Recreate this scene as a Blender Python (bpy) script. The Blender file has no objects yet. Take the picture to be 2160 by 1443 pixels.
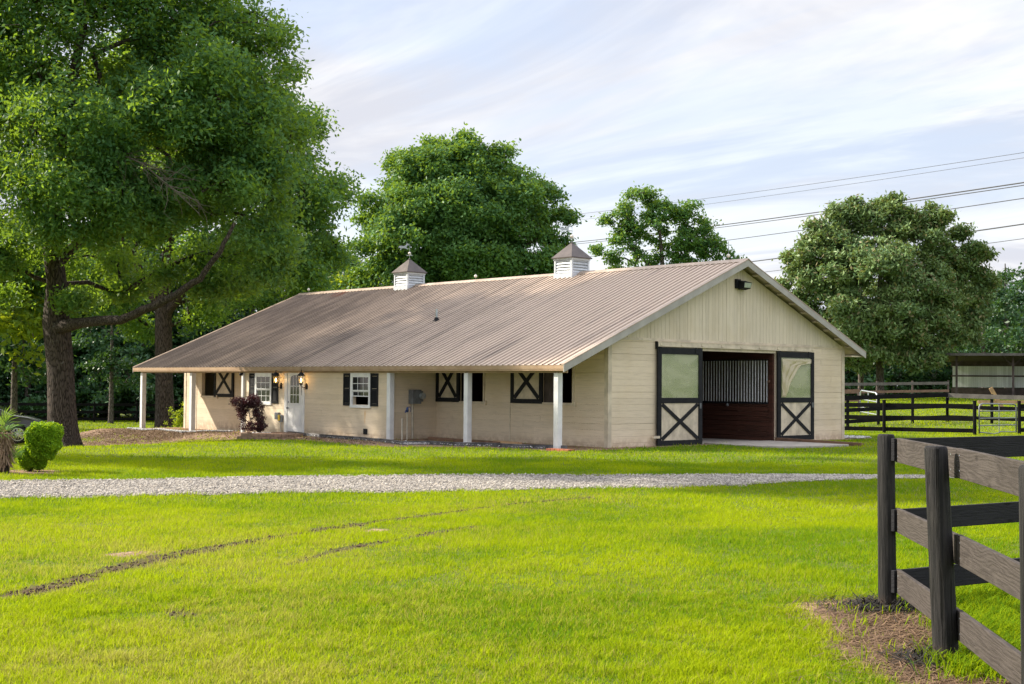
import bpy, math, random
import numpy as np
from mathutils import Vector, Matrix

C = bpy.context.scene.collection
scn = bpy.context.scene
random.seed(7)
RNG = np.random.default_rng(11)

# ------------------------------------------------------------------ camera
CAM = np.array([-27.327, -26.141, 1.754])
YAW, PIT, ROL, FPX = .737, .0303, .0082, 2876.7
FWD = np.array([math.sin(YAW)*math.cos(PIT), math.cos(YAW)*math.cos(PIT), math.sin(PIT)])
RT0 = np.array([math.cos(YAW), -math.sin(YAW), 0.0])
UP0 = np.cross(RT0, FWD)
RT = math.cos(ROL)*RT0 + math.sin(ROL)*UP0
UP = -math.sin(ROL)*RT0 + math.cos(ROL)*UP0
cam = bpy.data.cameras.new('camera')
camo = bpy.data.objects.new('camera', cam); C.objects.link(camo)
cam.sensor_width = 36.0; cam.lens = 36.0*FPX/2160.0
cam.clip_start = .1; cam.clip_end = 2000
mm = Matrix(((RT[0], UP[0], -FWD[0], CAM[0]), (RT[1], UP[1], -FWD[1], CAM[1]), (RT[2], UP[2], -FWD[2], CAM[2]), (0, 0, 0, 1)))
camo.matrix_world = mm
scn.camera = camo

# ------------------------------------------------------------------ light
SUN_AZ = np.array([-.53, .848])                 # horizontal direction towards the sun
SUN_EL = math.radians(33)
SUN_STRENGTH = 4.2
SKY_STRENGTH = .15
EXPOSURE = 1.1
sd = Vector((SUN_AZ[0]*math.cos(SUN_EL), SUN_AZ[1]*math.cos(SUN_EL), math.sin(SUN_EL))).normalized()
sun = bpy.data.lights.new('sun', 'SUN'); sun.energy = SUN_STRENGTH; sun.angle = math.radians(1.0)
sun.color = (1.0, .90, .74)
so = bpy.data.objects.new('sun', sun); C.objects.link(so)
so.rotation_euler = (-sd).to_track_quat('-Z', 'Y').to_euler(); so.location = (0, 0, 60)
scn.view_settings.view_transform = 'Standard'; scn.view_settings.look = 'None'
scn.view_settings.exposure = EXPOSURE; scn.view_settings.gamma = 1.0
scn.view_settings.use_curve_mapping = False
scn.cycles.max_bounces = 6; scn.cycles.diffuse_bounces = 3; scn.cycles.transmission_bounces = 4
scn.cycles.transparent_max_bounces = 8
scn.cycles.use_adaptive_sampling = True; scn.cycles.adaptive_threshold = .01
scn.cycles.use_denoising = True; scn.cycles.denoiser = 'OPENIMAGEDENOISE'; scn.cycles.denoising_input_passes = 'RGB_ALBEDO_NORMAL'; scn.cycles.denoising_prefilter = 'NONE'

def lin(r, g, b):
    f = lambda c: ((c/255)/12.92 if c/255 <= .04045 else ((c/255+.055)/1.055)**2.4)
    return (f(r), f(g), f(b), 1.0)

def nd(nt, typ, ins=None, **props):
    n = nt.nodes.new(typ)
    for k, v in props.items(): setattr(n, k, v)
    for k, v in (ins or {}).items():
        s = n.inputs[k]
        if isinstance(v, bpy.types.NodeSocket): nt.links.new(v, s)
        else:
            if isinstance(v, tuple) and len(v) == 3 and s.type == 'RGBA': v = v+(1.0,)
            s.default_value = v
    return n

def mth(nt, op, a, b=0.0, c=None, clamp=False):
    n = nt.nodes.new('ShaderNodeMath'); n.operation = op; n.use_clamp = clamp
    for i, v in enumerate((a, b, c)):
        if v is None: continue
        if isinstance(v, bpy.types.NodeSocket): nt.links.new(v, n.inputs[i])
        else: n.inputs[i].default_value = v
    return n.outputs[0]

def mixc(nt, f, a, b, mode='MIX'):
    n = nt.nodes.new('ShaderNodeMix'); n.data_type = 'RGBA'; n.blend_type = mode
    for i, v in ((0, f), (6, a), (7, b)):
        if isinstance(v, bpy.types.NodeSocket): nt.links.new(v, n.inputs[i])
        else:
            if isinstance(v, tuple) and len(v) == 3: v = v+(1.0,)
            n.inputs[i].default_value = v
    return n.outputs[2]

def ramp(nt, f, lo, hi, a=0.0, b=1.0):
    n = nd(nt, 'ShaderNodeMapRange', {0: f, 1: lo, 2: hi, 3: a, 4: b}); n.interpolation_type = 'SMOOTHSTEP'
    return n.outputs[0]

def noise(nt, vec, scale, detail=3.0, rough=.55, dist=0.0):
    return nd(nt, 'ShaderNodeTexNoise', {'Vector': vec, 'Scale': scale, 'Detail': detail, 'Roughness': rough, 'Distortion': dist}).outputs[0]

def mapping(nt, vec, scale=(1, 1, 1), rot=(0, 0, 0), loc=(0, 0, 0)):
    return nd(nt, 'ShaderNodeMapping', {'Vector': vec, 'Scale': scale, 'Rotation': rot, 'Location': loc}).outputs[0]

# world: physical sky with a veil of thin high cloud
w = bpy.data.worlds.new('World'); scn.world = w; w.use_nodes = True
nt = w.node_tree; nt.nodes.clear()
sky = nt.nodes.new('ShaderNodeTexSky'); sky.sky_type = 'NISHITA'; sky.sun_disc = False
sky.sun_elevation = SUN_EL; sky.sun_rotation = math.atan2(sd.x, sd.y); sky.air_density = 1.0; sky.dust_density = 1.5; sky.ozone_density = 1.0
tc = nd(nt, 'ShaderNodeTexCoord').outputs['Generated']
sp = nd(nt, 'ShaderNodeSeparateXYZ', {0: tc})
zz = mth(nt, 'ADD', mth(nt, 'MAXIMUM', sp.outputs[2], 0.0), .12)
pv = nd(nt, 'ShaderNodeCombineXYZ', {0: mth(nt, 'DIVIDE', sp.outputs[0], zz), 1: mth(nt, 'DIVIDE', sp.outputs[1], zz), 2: 0.0}).outputs[0]
pr = mapping(nt, pv, (1.0, .42, 1), (0, 0, math.radians(62)), (3.1, 1.7, 0))
n1 = noise(nt, pr, .75, 6, .55, .5)
n2 = noise(nt, mapping(nt, pv, (1.2, .35, 1), (0, 0, math.radians(35)), (7.3, .2, 0)), 2.6, 7, .62, .9)
cl = mth(nt, 'ADD', mth(nt, 'MULTIPLY', n1, .72), mth(nt, 'MULTIPLY', n2, .28))
cf = ramp(nt, cl, .38, .56, .58, 1.0)
hz = ramp(nt, sp.outputs[2], 0.0, .30, .75, 0.0)
cf = mth(nt, 'MAXIMUM', cf, hz)
shade = ramp(nt, noise(nt, mapping(nt, pv, (.9, .42, 1), (0, 0, math.radians(50)), (1.3, 5.2, 0)), 1.5, 6, .6, .6), .40, .60, 0.0, 1.0)
ccol = mixc(nt, shade, (2.42, 2.48, 2.74), (3.45, 3.40, 3.38))
ovh = ramp(nt, sp.outputs[2], .30, .75, 1.0, 1.9)  # cloud overhead, out of view, brightened as added fill for the shadows
ccol = mixc(nt, 1.0, ccol, nd(nt, 'ShaderNodeCombineXYZ', {0: ovh, 1: ovh, 2: ovh}).outputs[0], 'MULTIPLY')
skyc = mixc(nt, cf, mixc(nt, .55, sky.outputs[0], (1.45, 1.85, 2.75)), ccol)
bg = nd(nt, 'ShaderNodeBackground', {'Color': skyc, 'Strength': SKY_STRENGTH})
nt.links.new(bg.outputs[0], nd(nt, 'ShaderNodeOutputWorld').inputs[0])

# ------------------------------------------------------------------ helpers
def sstep(t):
    t = np.clip(t, 0, 1); return t*t*(3-2*t)

def vnoise(x, y, s, seed=0):
    """smooth value noise in numpy, about 0..1"""
    x = np.asarray(x, float)/s; y = np.asarray(y, float)/s
    xi = np.floor(x).astype(np.int64); yi = np.floor(y).astype(np.int64)
    fx = sstep(x-xi); fy = sstep(y-yi)
    def hsh(a, b):
        n = (a*374761393 + b*668265263 + seed*982451653) & 0x7fffffff
        n = ((n ^ (n >> 13))*1274126177) & 0x7fffffff
        return ((n ^ (n >> 16)) & 0xffff)/65535.0
    return (hsh(xi, yi)*(1-fx)+hsh(xi+1, yi)*fx)*(1-fy)+(hsh(xi, yi+1)*(1-fx)+hsh(xi+1, yi+1)*fx)*fy

def H(x, y):
    """height of the ground"""
    x = np.asarray(x, float); y = np.asarray(y, float)
    D = (x-CAM[0])*math.sin(YAW)+(y-CAM[1])*math.cos(YAW)
    lat = (x-CAM[0])*math.cos(YAW)-(y-CAM[1])*math.sin(YAW)
    d = np.hypot(np.maximum(-3.0-x, 0), np.maximum(y-24.5, 0))
    A = sstep((y-7)/9)
    z = -.16*sstep((y-8)/15) - A*(.17*sstep(d/1.3)+.53*sstep(d/8))
    z = z + 1.2*sstep((D-47)/47)*sstep((lat-8)/8)
    inside = (x > -3.2) & (x < 12) & (y > -1) & (y < 25)
    z = z + np.where(inside, 0, (vnoise(x, y, 3.1, 5)-.5)*.05*sstep((D-5)/10))
    return z

def dray(px, py): return FWD + RT*(px-1080)/FPX - UP*(py-721.5)/FPX
def at(px, py):
    """the point of the ground seen at that place of the photograph"""
    d = dray(px, py); t = 3.0
    for _ in range(4000):
        p = CAM+d*t
        if p[2] <= H(p[0], p[1]): break
        t += .05
    return np.array([p[0], p[1], float(H(p[0], p[1]))])
def deep(px, py, D): return CAM + dray(px, py)*D
def foot(px, D):
    p = deep(px, 812, D); return np.array([p[0], p[1], float(H(p[0], p[1]))])

def tag(o, label=None, cat=None, group=None, kind=None):
    if label: o['label'] = label
    if cat: o['category'] = cat
    if group: o['group'] = group
    if kind: o['kind'] = kind
    return o

def empty(name, loc, label, cat, group=None, rz=0.0):
    o = bpy.data.objects.new(name, None); C.objects.link(o); o.location = tuple(map(float, loc)); o.rotation_euler = (0, 0, rz)
    o.empty_display_size = .2
    return tag(o, label, cat, group)

def world_loc(o):
    m = Vector((0, 0, 0))
    while o is not None: m = m+o.location; o = o.parent
    return m

class MB:
    """collects shapes given in world coordinates (or local, with local=True)"""
    def __init__(s): s.v = []; s.f = []
    def add(s, vs, fs):
        b = len(s.v); s.v += [tuple(map(float, p)) for p in vs]; s.f += [tuple(b+i for i in f) for f in fs]
    def box(s, x0, x1, y0, y1, z0, z1):
        if x0 > x1: x0, x1 = x1, x0
        if y0 > y1: y0, y1 = y1, y0
        if z0 > z1: z0, z1 = z1, z0
        s.add([(x0, y0, z0), (x1, y0, z0), (x1, y1, z0), (x0, y1, z0), (x0, y0, z1), (x1, y0, z1), (x1, y1, z1), (x0, y1, z1)],
              [(0, 3, 2, 1), (4, 5, 6, 7), (0, 1, 5, 4), (1, 2, 6, 5), (2, 3, 7, 6), (3, 0, 4, 7)])
    def bar(s, a, b, wd, th, side):
        """box beam from a to b, wd wide along `side`, th thick across"""
        a = Vector(a); b = Vector(b); t = (b-a).normalized(); sd_ = Vector(side); sd_ = (sd_-t*sd_.dot(t)).normalized(); n = t.cross(sd_)
        vs = [p+sd_*u*wd/2+n*q*th/2 for p in (a, b) for u, q in ((-1, -1), (1, -1), (1, 1), (-1, 1))]
        s.add(vs, [(3, 2, 1, 0), (4, 5, 6, 7), (0, 1, 5, 4), (1, 2, 6, 5), (2, 3, 7, 6), (3, 0, 4, 7)])
    def tube(s, pts, rads, n=8, cap=True):
        pts = [Vector(p) for p in pts]
        if not isinstance(rads, (list, tuple)): rads = [rads]*len(pts)
        b = len(s.v); ref = None
        for i, p in enumerate(pts):
            t = (pts[min(i+1, len(pts)-1)]-pts[max(i-1, 0)]).normalized()
            if ref is None: ref = Vector((1, 0, 0)) if abs(t.x) < .9 else Vector((0, 1, 0))
            u = (ref-t*ref.dot(t)).normalized(); ref = u; q = t.cross(u)
            for k in range(n):
                a = 2*math.pi*k/n; s.v.append(tuple(p+(u*math.cos(a)+q*math.sin(a))*rads[i]))
        for i in range(len(pts)-1):
            for k in range(n):
                k2 = (k+1) % n; s.f.append((b+i*n+k, b+i*n+k2, b+(i+1)*n+k2, b+(i+1)*n+k))
        if cap:
            s.f.append(tuple(b+k for k in reversed(range(n)))); s.f.append(tuple(b+(len(pts)-1)*n+k for k in range(n)))
    def lathe(s, c, prof, n=16, sx=1, sy=1):
        """prof: (radius, z) pairs round a vertical axis"""
        b = len(s.v); c = Vector(c)
        for r, z in prof:
            for k in range(n):
                a = 2*math.pi*(k+.5)/n; s.v.append((c.x+r*sx*math.cos(a), c.y+r*sy*math.sin(a), c.z+z))
        for i in range(len(prof)-1):
            for k in range(n):
                k2 = (k+1) % n; s.f.append((b+i*n+k, b+i*n+k2, b+(i+1)*n+k2, b+(i+1)*n+k))
        s.f.append(tuple(b+k for k in reversed(range(n)))); s.f.append(tuple(b+(len(prof)-1)*n+k for k in range(n)))
    def prism(s, poly, a, b, axis):
        """polygon in the plane across `axis`, extruded from a to b"""
        n = len(poly)
        def P(p, t): return {'x': (t, p[0], p[1]), 'y': (p[0], t, p[1]), 'z': (p[0], p[1], t)}[axis]
        s.add([P(p, a) for p in poly]+[P(p, b) for p in poly],
              [tuple(range(n)), tuple(reversed(range(n, 2*n)))]+[(i, n+i, n+(i+1) % n, (i+1) % n) for i in range(n)])
    def build(s, name, mat, parent=None, smooth=False, bevel=0, loc=None, rot=None, local=False):
        me = bpy.data.meshes.new(name)
        off = Vector((0, 0, 0))
        if parent is not None and not local: off = world_loc(parent)
        if loc is not None and not local: off = Vector(loc)
        me.from_pydata([(x-off.x, y-off.y, z-off.z) for x, y, z in s.v], [], s.f)
        me.update()
        import bmesh
        bm = bmesh.new(); bm.from_mesh(me); bmesh.ops.recalc_face_normals(bm, faces=bm.faces); bm.to_mesh(me); bm.free()
        if smooth:
            for p in me.polygons: p.use_smooth = True
        o = bpy.data.objects.new(name, me); C.objects.link(o)
        if mat: me.materials.append(mat)
        if parent is not None: o.parent = parent
        if loc is not None: o.location = tuple(map(float, loc)) if (local or parent is None) else Vector(loc)-world_loc(parent)
        if rot is not None: o.rotation_euler = rot
        if bevel:
            m = o.modifiers.new('bevel', 'BEVEL'); m.width = bevel; m.segments = 2; m.limit_method = 'ANGLE'; m.harden_normals = False
        return o

def mesh_np(name, V, Fq, mat, parent=None, attr=None, smooth=False, loc=None):
    """fast mesh from arrays; Fq is (n,3) or (n,4)"""
    V = np.asarray(V, np.float32).reshape(-1, 3); Fq = np.asarray(Fq, np.int32); k = Fq.shape[1]
    off = np.array(world_loc(parent)) if parent is not None else (np.array(loc) if loc is not None else np.zeros(3))
    V = V-off.astype(np.float32)
    me = bpy.data.meshes.new(name)
    me.vertices.add(len(V)); me.vertices.foreach_set('co', V.ravel())
    me.loops.add(Fq.size); me.loops.foreach_set('vertex_index', Fq.ravel())
    me.polygons.add(len(Fq)); me.polygons.foreach_set('loop_start', np.arange(0, Fq.size, k, dtype=np.int32))
    for an, arr in (attr or {}).items():
        a = me.attributes.new(an, 'FLOAT', 'POINT'); a.data.foreach_set('value', np.asarray(arr, np.float32))
    if smooth: me.polygons.foreach_set('use_smooth', np.ones(len(Fq), bool))
    me.update(calc_edges=True)
    if mat: me.materials.append(mat)
    o = bpy.data.objects.new(name, me); C.objects.link(o)
    if parent is not None: o.parent = parent
    elif loc is not None: o.location = tuple(map(float, loc))
    return o

# ------------------------------------------------------------------ materials
def newmat(name):
    m = bpy.data.materials.new(name); m.use_nodes = True; m.node_tree.nodes.clear(); return m, m.node_tree
def finish(nt, col, rough=.6, bump=None, bstr=.3, bdist=.01, metal=0.0, spec=.5, **extra):
    ins = {'Base Color': col, 'Roughness': rough, 'Metallic': metal, 'Specular IOR Level': spec}
    ins.update(extra)
    p = nd(nt, 'ShaderNodeBsdfPrincipled', ins)
    if bump is not None:
        b = nd(nt, 'ShaderNodeBump', {'Height': bump, 'Strength': bstr, 'Distance': bdist}); nt.links.new(b.outputs[0], p.inputs['Normal'])
    o = nd(nt, 'ShaderNodeOutputMaterial'); nt.links.new(p.outputs[0], o.inputs[0])
    return p

def simple(name, c1, c2=None, scale=6.0, rough=.6, bstr=.2, metal=0.0, spec=.5, stretch=(1, 1, 1), island=.12, **extra):
    m, nt = newmat(name)
    pos = nd(nt, 'ShaderNodeTexCoord').outputs['Object']
    vec = mapping(nt, pos, stretch)
    n = noise(nt, vec, scale, 5, .6)
    c2 = c2 or tuple(c*.72 for c in c1[:3])
    col = mixc(nt, ramp(nt, n, .35, .68), tuple(c1[:3]), tuple(c2[:3]))
    if island:
        r = nd(nt, 'ShaderNodeNewGeometry').outputs['Random Per Island']
        k = nd(nt, 'ShaderNodeMapRange', {0: r, 1: 0.0, 2: 1.0, 3: 1-island, 4: 1+island*.6}).outputs[0]
        cc = nd(nt, 'ShaderNodeCombineXYZ', {0: k, 1: k, 2: k}).outputs[0]
        col = mixc(nt, 1.0, col, cc, 'MULTIPLY')
    finish(nt, col, rough, noise(nt, vec, scale*5, 4, .6), bstr, .01, metal, spec, **extra)
    return m

MAT = {}
def siding(name, c, vertical=False, stain=True):
    m, nt = newmat(name)
    geo = nd(nt, 'ShaderNodeNewGeometry'); pos = geo.outputs['Position']
    r = geo.outputs['Random Per Island']
    st = (6, 6, .5) if vertical else (.5, .5, 6)
    g = noise(nt, mapping(nt, pos, st), 4.0, 5, .6)
    big = noise(nt, pos, .8, 4, .6)
    col = mixc(nt, ramp(nt, g, .4, .75), c, tuple(x*.86 for x in c))
    col = mixc(nt, ramp(nt, big, .45, .75, 0, .55), col, (c[0]*.86, c[1]*.82, c[2]*.72))
    k = nd(nt, 'ShaderNodeMapRange', {0: r, 1: 0.0, 2: 1.0, 3: .93, 4: 1.04}).outputs[0]
    col = mixc(nt, 1.0, col, nd(nt, 'ShaderNodeCombineXYZ', {0: k, 1: k, 2: k}).outputs[0], 'MULTIPLY')
    s = nd(nt, 'ShaderNodeSeparateXYZ', {0: pos})
    # splashed soil along the foot of the wall
    foot_ = mth(nt, 'MULTIPLY', ramp(nt, s.outputs[2], .35, -.05), ramp(nt, noise(nt, pos, 5, 4, .7), .35, .6, .1, .8))
    col = mixc(nt, mth(nt, 'MULTIPLY', foot_, .8), col, (.36, .25, .16))
    if stain:   # rust streak below the window
        dy = mth(nt, 'ABSOLUTE', mth(nt, 'SUBTRACT', s.outputs[1], 8.74)); wob = noise(nt, mapping(nt, pos, (1, 9, 2)), 3, 3)
        a = ramp(nt, mth(nt, 'ADD', dy, mth(nt, 'MULTIPLY', wob, .16)), .14, .05)
        b = mth(nt, 'MULTIPLY', ramp(nt, s.outputs[2], .42, .5), ramp(nt, s.outputs[2], .95, .8))
        fx = ramp(nt, s.outputs[0], -1.7, -1.8)
        col = mixc(nt, mth(nt, 'MULTIPLY', mth(nt, 'MULTIPLY', a, b), mth(nt, 'MULTIPLY', fx, .75)), col, (.62, .33, .07))
    else:       # weathering of the old boards in the gable
        wv = mth(nt, 'MULTIPLY', ramp(nt, noise(nt, mapping(nt, pos, (9, 9, .8)), 2.2, 6, .75), .56, .74), ramp(nt, noise(nt, pos, .45, 2), .46, .6))
        col = mixc(nt, mth(nt, 'MULTIPLY', wv, .55), col, (.27, .23, .17))
    finish(nt, col, .62, noise(nt, mapping(nt, pos, tuple(x*3 for x in st)), 6, 4), .22, .006, 0, .35)
    return m
MAT['wall'] = siding('cream_siding', (.75, .63, .48))
MAT['gable'] = siding('cream_gable_boards', (.67, .59, .46), True, False)
MAT['trim'] = simple('cream_trim', (.68, .585, .45), None, 3, .6, .1)
MAT['fascia'] = simple('tan_fascia', (.42, .29, .18), (.34, .22, .13), 3, .55, .15)
MAT['rake'] = simple('grey_rake_trim', (.40, .385, .36), (.32, .305, .28), 2, .5, .15)
MAT['white'] = simple('white_paint', (.80, .81, .82), (.70, .71, .73), 4, .4, .08)
MAT['black'] = simple('black_paint', (.010, .011, .014), (.017, .018, .021), 5, .7, .15, 0, .2)
MAT['dark'] = simple('dark_room', (.012, .012, .012), None, 3, .9, .0)
MAT['louvre'] = simple('grey_white_louvre', (.62, .66, .72), (.50, .54, .60), 5, .5, .1)
MAT['cupolaroof'] = simple('brown_sheet_roof', (.075, .062, .060), (.11, .09, .085), 3, .42, .1, .55)
MAT['metal'] = simple('grey_metal', (.22, .24, .26), (.15, .16, .18), 6, .45, .1, .3)
MAT['galv'] = simple('galvanised', (.55, .60, .64), (.40, .44, .48), 8, .35, .1, .6)
MAT['pipe'] = simple('pale_pipe', (.60, .55, .45), None, 6, .5, .05)
MAT['mahogany'] = simple('mahogany_boards', (.085, .033, .022), (.045, .019, .013), 3, .45, .25, stretch=(1, .35, 5))
MAT['concrete'] = simple('concrete', (.42, .38, .34), (.30, .27, .24), 2.5, .85, .35)
MAT['timber'] = simple('brown_timber', (.22, .12, .07), (.12, .07, .045), 3, .8, .3, stretch=(1, 1, 6))
MAT['freshwood'] = simple('tan_timber', (.50, .32, .17), (.36, .22, .12), 3, .7, .2)
MAT['brownrail'] = simple('brown_weathered_rail', (.22, .13, .09), (.15, .09, .065), 3, .8, .2)
MAT['darkfence'] = simple('dark_fence_board', (.012, .012, .013), (.007, .007, .008), 2, .95, .2, 0, .08)
MAT['greyrail'] = simple('grey_weathered_rail', (.15, .135, .125), (.09, .082, .078), 2, .8, .2)
MAT['blue'] = simple('blue_cast_iron', (.03, .07, .22), None, 9, .4, .1)
MAT['yellow'] = simple('yellow_plastic', (.70, .48, .04), None, 9, .4, .1)
MAT['brick'] = simple('tan_block', (.30, .20, .13), (.20, .13, .09), 7, .85, .4, island=.25)
MAT['redsoil'] = simple('red_brick', (.36, .12, .06), None, 7, .85, .4, island=.2)
MAT['pebble'] = simple('white_pebble', (.72, .72, .74), (.5, .5, .52), 3, .8, .1, island=.35)
MAT['edging'] = simple('black_edging', (.03, .03, .035), (.14, .14, .15), 3, .5, .1)
MAT['shedmetal'] = simple('pale_sheet_metal', (.78, .82, .84), (.60, .64, .66), 1.2, .5, .1, .0, stretch=(1, 1, .3), island=.2)
MAT['shedwood'] = simple('shed_wood', (.10, .075, .07), (.06, .045, .042), 3, .85, .2)
MAT['tyre'] = simple('tyre', (.015, .015, .016), None, 9, .8, .1)
MAT['rim'] = simple('alloy_rim', (.6, .6, .62), None, 9, .25, .0, .9)
MAT['carpaint'] = simple('dark_grey_car_paint', (.028, .028, .034), (.025, .025, .03), 2, .35, .0, .3, island=0, **{'Coat Weight': 1.0, 'Coat Roughness': .04})
MAT['wire'] = simple('cable', (.03, .03, .035), None, 9, .6, .0, island=0)
MAT['copper'] = simple('copper_arrow', (.45, .22, .10), None, 9, .4, .0, .6)
MAT['bars'] = simple('white_bars', (.80, .82, .84), None, 9, .35, .0)
MAT['globe'] = simple('white_glass_ball', (.85, .80, .72), None, 9, .15, .0)

def glassmat(name, col, alpha, rough=.05):
    m, nt = newmat(name)
    g = nd(nt, 'ShaderNodeBsdfPrincipled', {'Base Color': col, 'Roughness': rough, 'Specular IOR Level': .8})
    t = nd(nt, 'ShaderNodeBsdfTransparent', {0: (1, 1, 1, 1)})
    mx = nd(nt, 'ShaderNodeMixShader', {0: alpha}); nt.links.new(t.outputs[0], mx.inputs[1]); nt.links.new(g.outputs[0], mx.inputs[2])
    nt.links.new(mx.outputs[0], nd(nt, 'ShaderNodeOutputMaterial').inputs[0]); return m
MAT['glass'] = glassmat('window_glass', (.02, .025, .03), .82)
MAT['clearglass'] = glassmat('lantern_glass', (.8, .7, .5), .12)
def plexi():
    m, nt = newmat('plastic_sheet')
    pos = nd(nt, 'ShaderNodeTexCoord').outputs['Object']
    n = noise(nt, mapping(nt, pos, (.7, 1, 1.6), (0, .35, 0)), 1.3, 3, .5, .8)
    col = mixc(nt, ramp(nt, n, .35, .65), (.36, .42, .22), (.52, .55, .36))
    g = nd(nt, 'ShaderNodeBsdfPrincipled', {'Base Color': col, 'Roughness': .12, 'Specular IOR Level': .9})
    t = nd(nt, 'ShaderNodeBsdfTransparent', {0: (.96, 1, .92, 1)})
    mx = nd(nt, 'ShaderNodeMixShader', {0: .46}); nt.links.new(t.outputs[0], mx.inputs[1]); nt.links.new(g.outputs[0], mx.inputs[2])
    nt.links.new(mx.outputs[0], nd(nt, 'ShaderNodeOutputMaterial').inputs[0]); return m
MAT['plexi'] = plexi()
def film():
    m, nt = newmat('loose_film')
    g = nd(nt, 'ShaderNodeBsdfPrincipled', {'Base Color': (.72, .62, .42, 1), 'Roughness': .22, 'Specular IOR Level': .9})
    t = nd(nt, 'ShaderNodeBsdfTransparent', {0: (1, 1, 1, 1)})
    mx = nd(nt, 'ShaderNodeMixShader', {0: .5}); nt.links.new(t.outputs[0], mx.inputs[1]); nt.links.new(g.outputs[0], mx.inputs[2])
    nt.links.new(mx.outputs[0], nd(nt, 'ShaderNodeOutputMaterial').inputs[0]); return m
MAT['film'] = film()
def emit(name, col, s):
    m, nt = newmat(name); e = nd(nt, 'ShaderNodeEmission', {0: col, 1: s}); nt.links.new(e.outputs[0], nd(nt, 'ShaderNodeOutputMaterial').inputs[0]); return m
MAT['bulb'] = emit('lit_bulb', (1, .62, .2, 1), 9.0)

def roofmat():
    m, nt = newmat('brown_ribbed_metal')
    pos = nd(nt, 'ShaderNodeNewGeometry').outputs['Position']; s = nd(nt, 'ShaderNodeSeparateXYZ', {0: pos})
    # streaks of grime run down the slope (along x), heavier under the trees (large y)
    st = noise(nt, mapping(nt, pos, (.22, 3.0, .22)), 1.0, 6, .65)
    bl = noise(nt, mapping(nt, pos, (.35, .5, .35)), 1.0, 5, .6)
    gr = nd(nt, 'ShaderNodeMapRange', {0: s.outputs[1], 1: 3.0, 2: 18.0, 3: -.08, 4: .88}).outputs[0]
    f = mth(nt, 'ADD', gr, mth(nt, 'MULTIPLY', mth(nt, 'SUBTRACT', bl, .5), 1.1))
    f = mth(nt, 'ADD', f, mth(nt, 'MULTIPLY', mth(nt, 'SUBTRACT', st, .5), 1.5), clamp=True)
    col = mixc(nt, f, (.58, .46, .37), (.150, .115, .096))
    col = mixc(nt, ramp(nt, st, .52, .72, 0, .35), col, (.11, .085, .075))
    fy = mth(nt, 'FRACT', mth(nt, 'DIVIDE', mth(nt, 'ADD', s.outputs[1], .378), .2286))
    col = mixc(nt, mth(nt, 'MULTIPLY', ramp(nt, mth(nt, 'ABSOLUTE', mth(nt, 'SUBTRACT', fy, .37)), .10, .03), .42), col, (.07, .052, .045))  # dark line beside each rib: the rib's shadow painted into the roof colour
    # rust where sheets were patched near the ridge
    d = nd(nt, 'ShaderNodeVectorMath', {0: pos, 1: (5.45, 20.4, 5.45)}, operation='DISTANCE').outputs[1]
    rr = mth(nt, 'MULTIPLY', ramp(nt, d, .75, .25), ramp(nt, st, .46, .52))
    col = mixc(nt, rr, col, (.16, .045, .02))
    finish(nt, col, .48, noise(nt, mapping(nt, pos, (1, 12, 1)), 2, 3), .05, .01, .25, .5)
    return m
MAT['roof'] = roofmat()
MAT['ridgecap'] = simple('tan_ridge_cap', (.46, .36, .29), (.34, .26, .20), 1.5, .5, .1, .1)

def woodmat(name, c1, c2, fac=.5):
    """weathered painted board: grain along local x, knots"""
    m, nt = newmat(name)
    tcn = nd(nt, 'ShaderNodeTexCoord').outputs['Object']
    inf = nd(nt, 'ShaderNodeObjectInfo').outputs['Random']
    off = nd(nt, 'ShaderNodeCombineXYZ', {0: mth(nt, 'MULTIPLY', inf, 37.0), 1: mth(nt, 'MULTIPLY', inf, 11.0), 2: mth(nt, 'MULTIPLY', inf, 5.0)}).outputs[0]
    v = nd(nt, 'ShaderNodeVectorMath', {0: tcn, 1: off}, operation='ADD').outputs[0]
    warp = noise(nt, mapping(nt, v, (1.3, 1.6, 6)), 1.2, 2, .4)
    wv = mth(nt, 'ADD', mth(nt, 'MULTIPLY', nd(nt, 'ShaderNodeSeparateXYZ', {0: v}).outputs[2], 190.0), mth(nt, 'MULTIPLY', warp, 60.0))
    ring = mth(nt, 'SINE', wv)
    grain = noise(nt, mapping(nt, v, (1.2, 30, 30)), 3.0, 5, .7)
    vor = nd(nt, 'ShaderNodeTexVoronoi', {'Vector': mapping(nt, v, (2.6, .2, 7)), 'Scale': 1.0}).outputs[0]
    knot = ramp(nt, vor, .16, .05)
    f = mth(nt, 'ADD', mth(nt, 'MULTIPLY', ring, .085), mth(nt, 'MULTIPLY', grain, 1.0))
    f = ramp(nt, f, .25, .85)
    col = mixc(nt, f, c1, c2)
    col = mixc(nt, mth(nt, 'MULTIPLY', knot, .8), col, tuple(c*.35 for c in c1))
    blot = noise(nt, mapping(nt, v, (1.5, 1.5, 1.5)), 2.0, 4, .6)
    col = mixc(nt, ramp(nt, blot, .5, .75, 0, fac), col, tuple(c*.45 for c in c1))
    hh = mth(nt, 'ADD', f, mth(nt, 'MULTIPLY', knot, -.6))
    finish(nt, col, .85, hh, .7, .005, 0, .15)
    return m
MAT['board'] = woodmat('weathered_black_board', (.086, .074, .068), (.042, .036, .033))
MAT['boardend'] = MAT['board']
MAT['shadedboard'] = woodmat('shaded_black_board', (.030, .030, .034), (.020, .020, .024))  # darker copy of the board: shade of the receding run put into its colour
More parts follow.
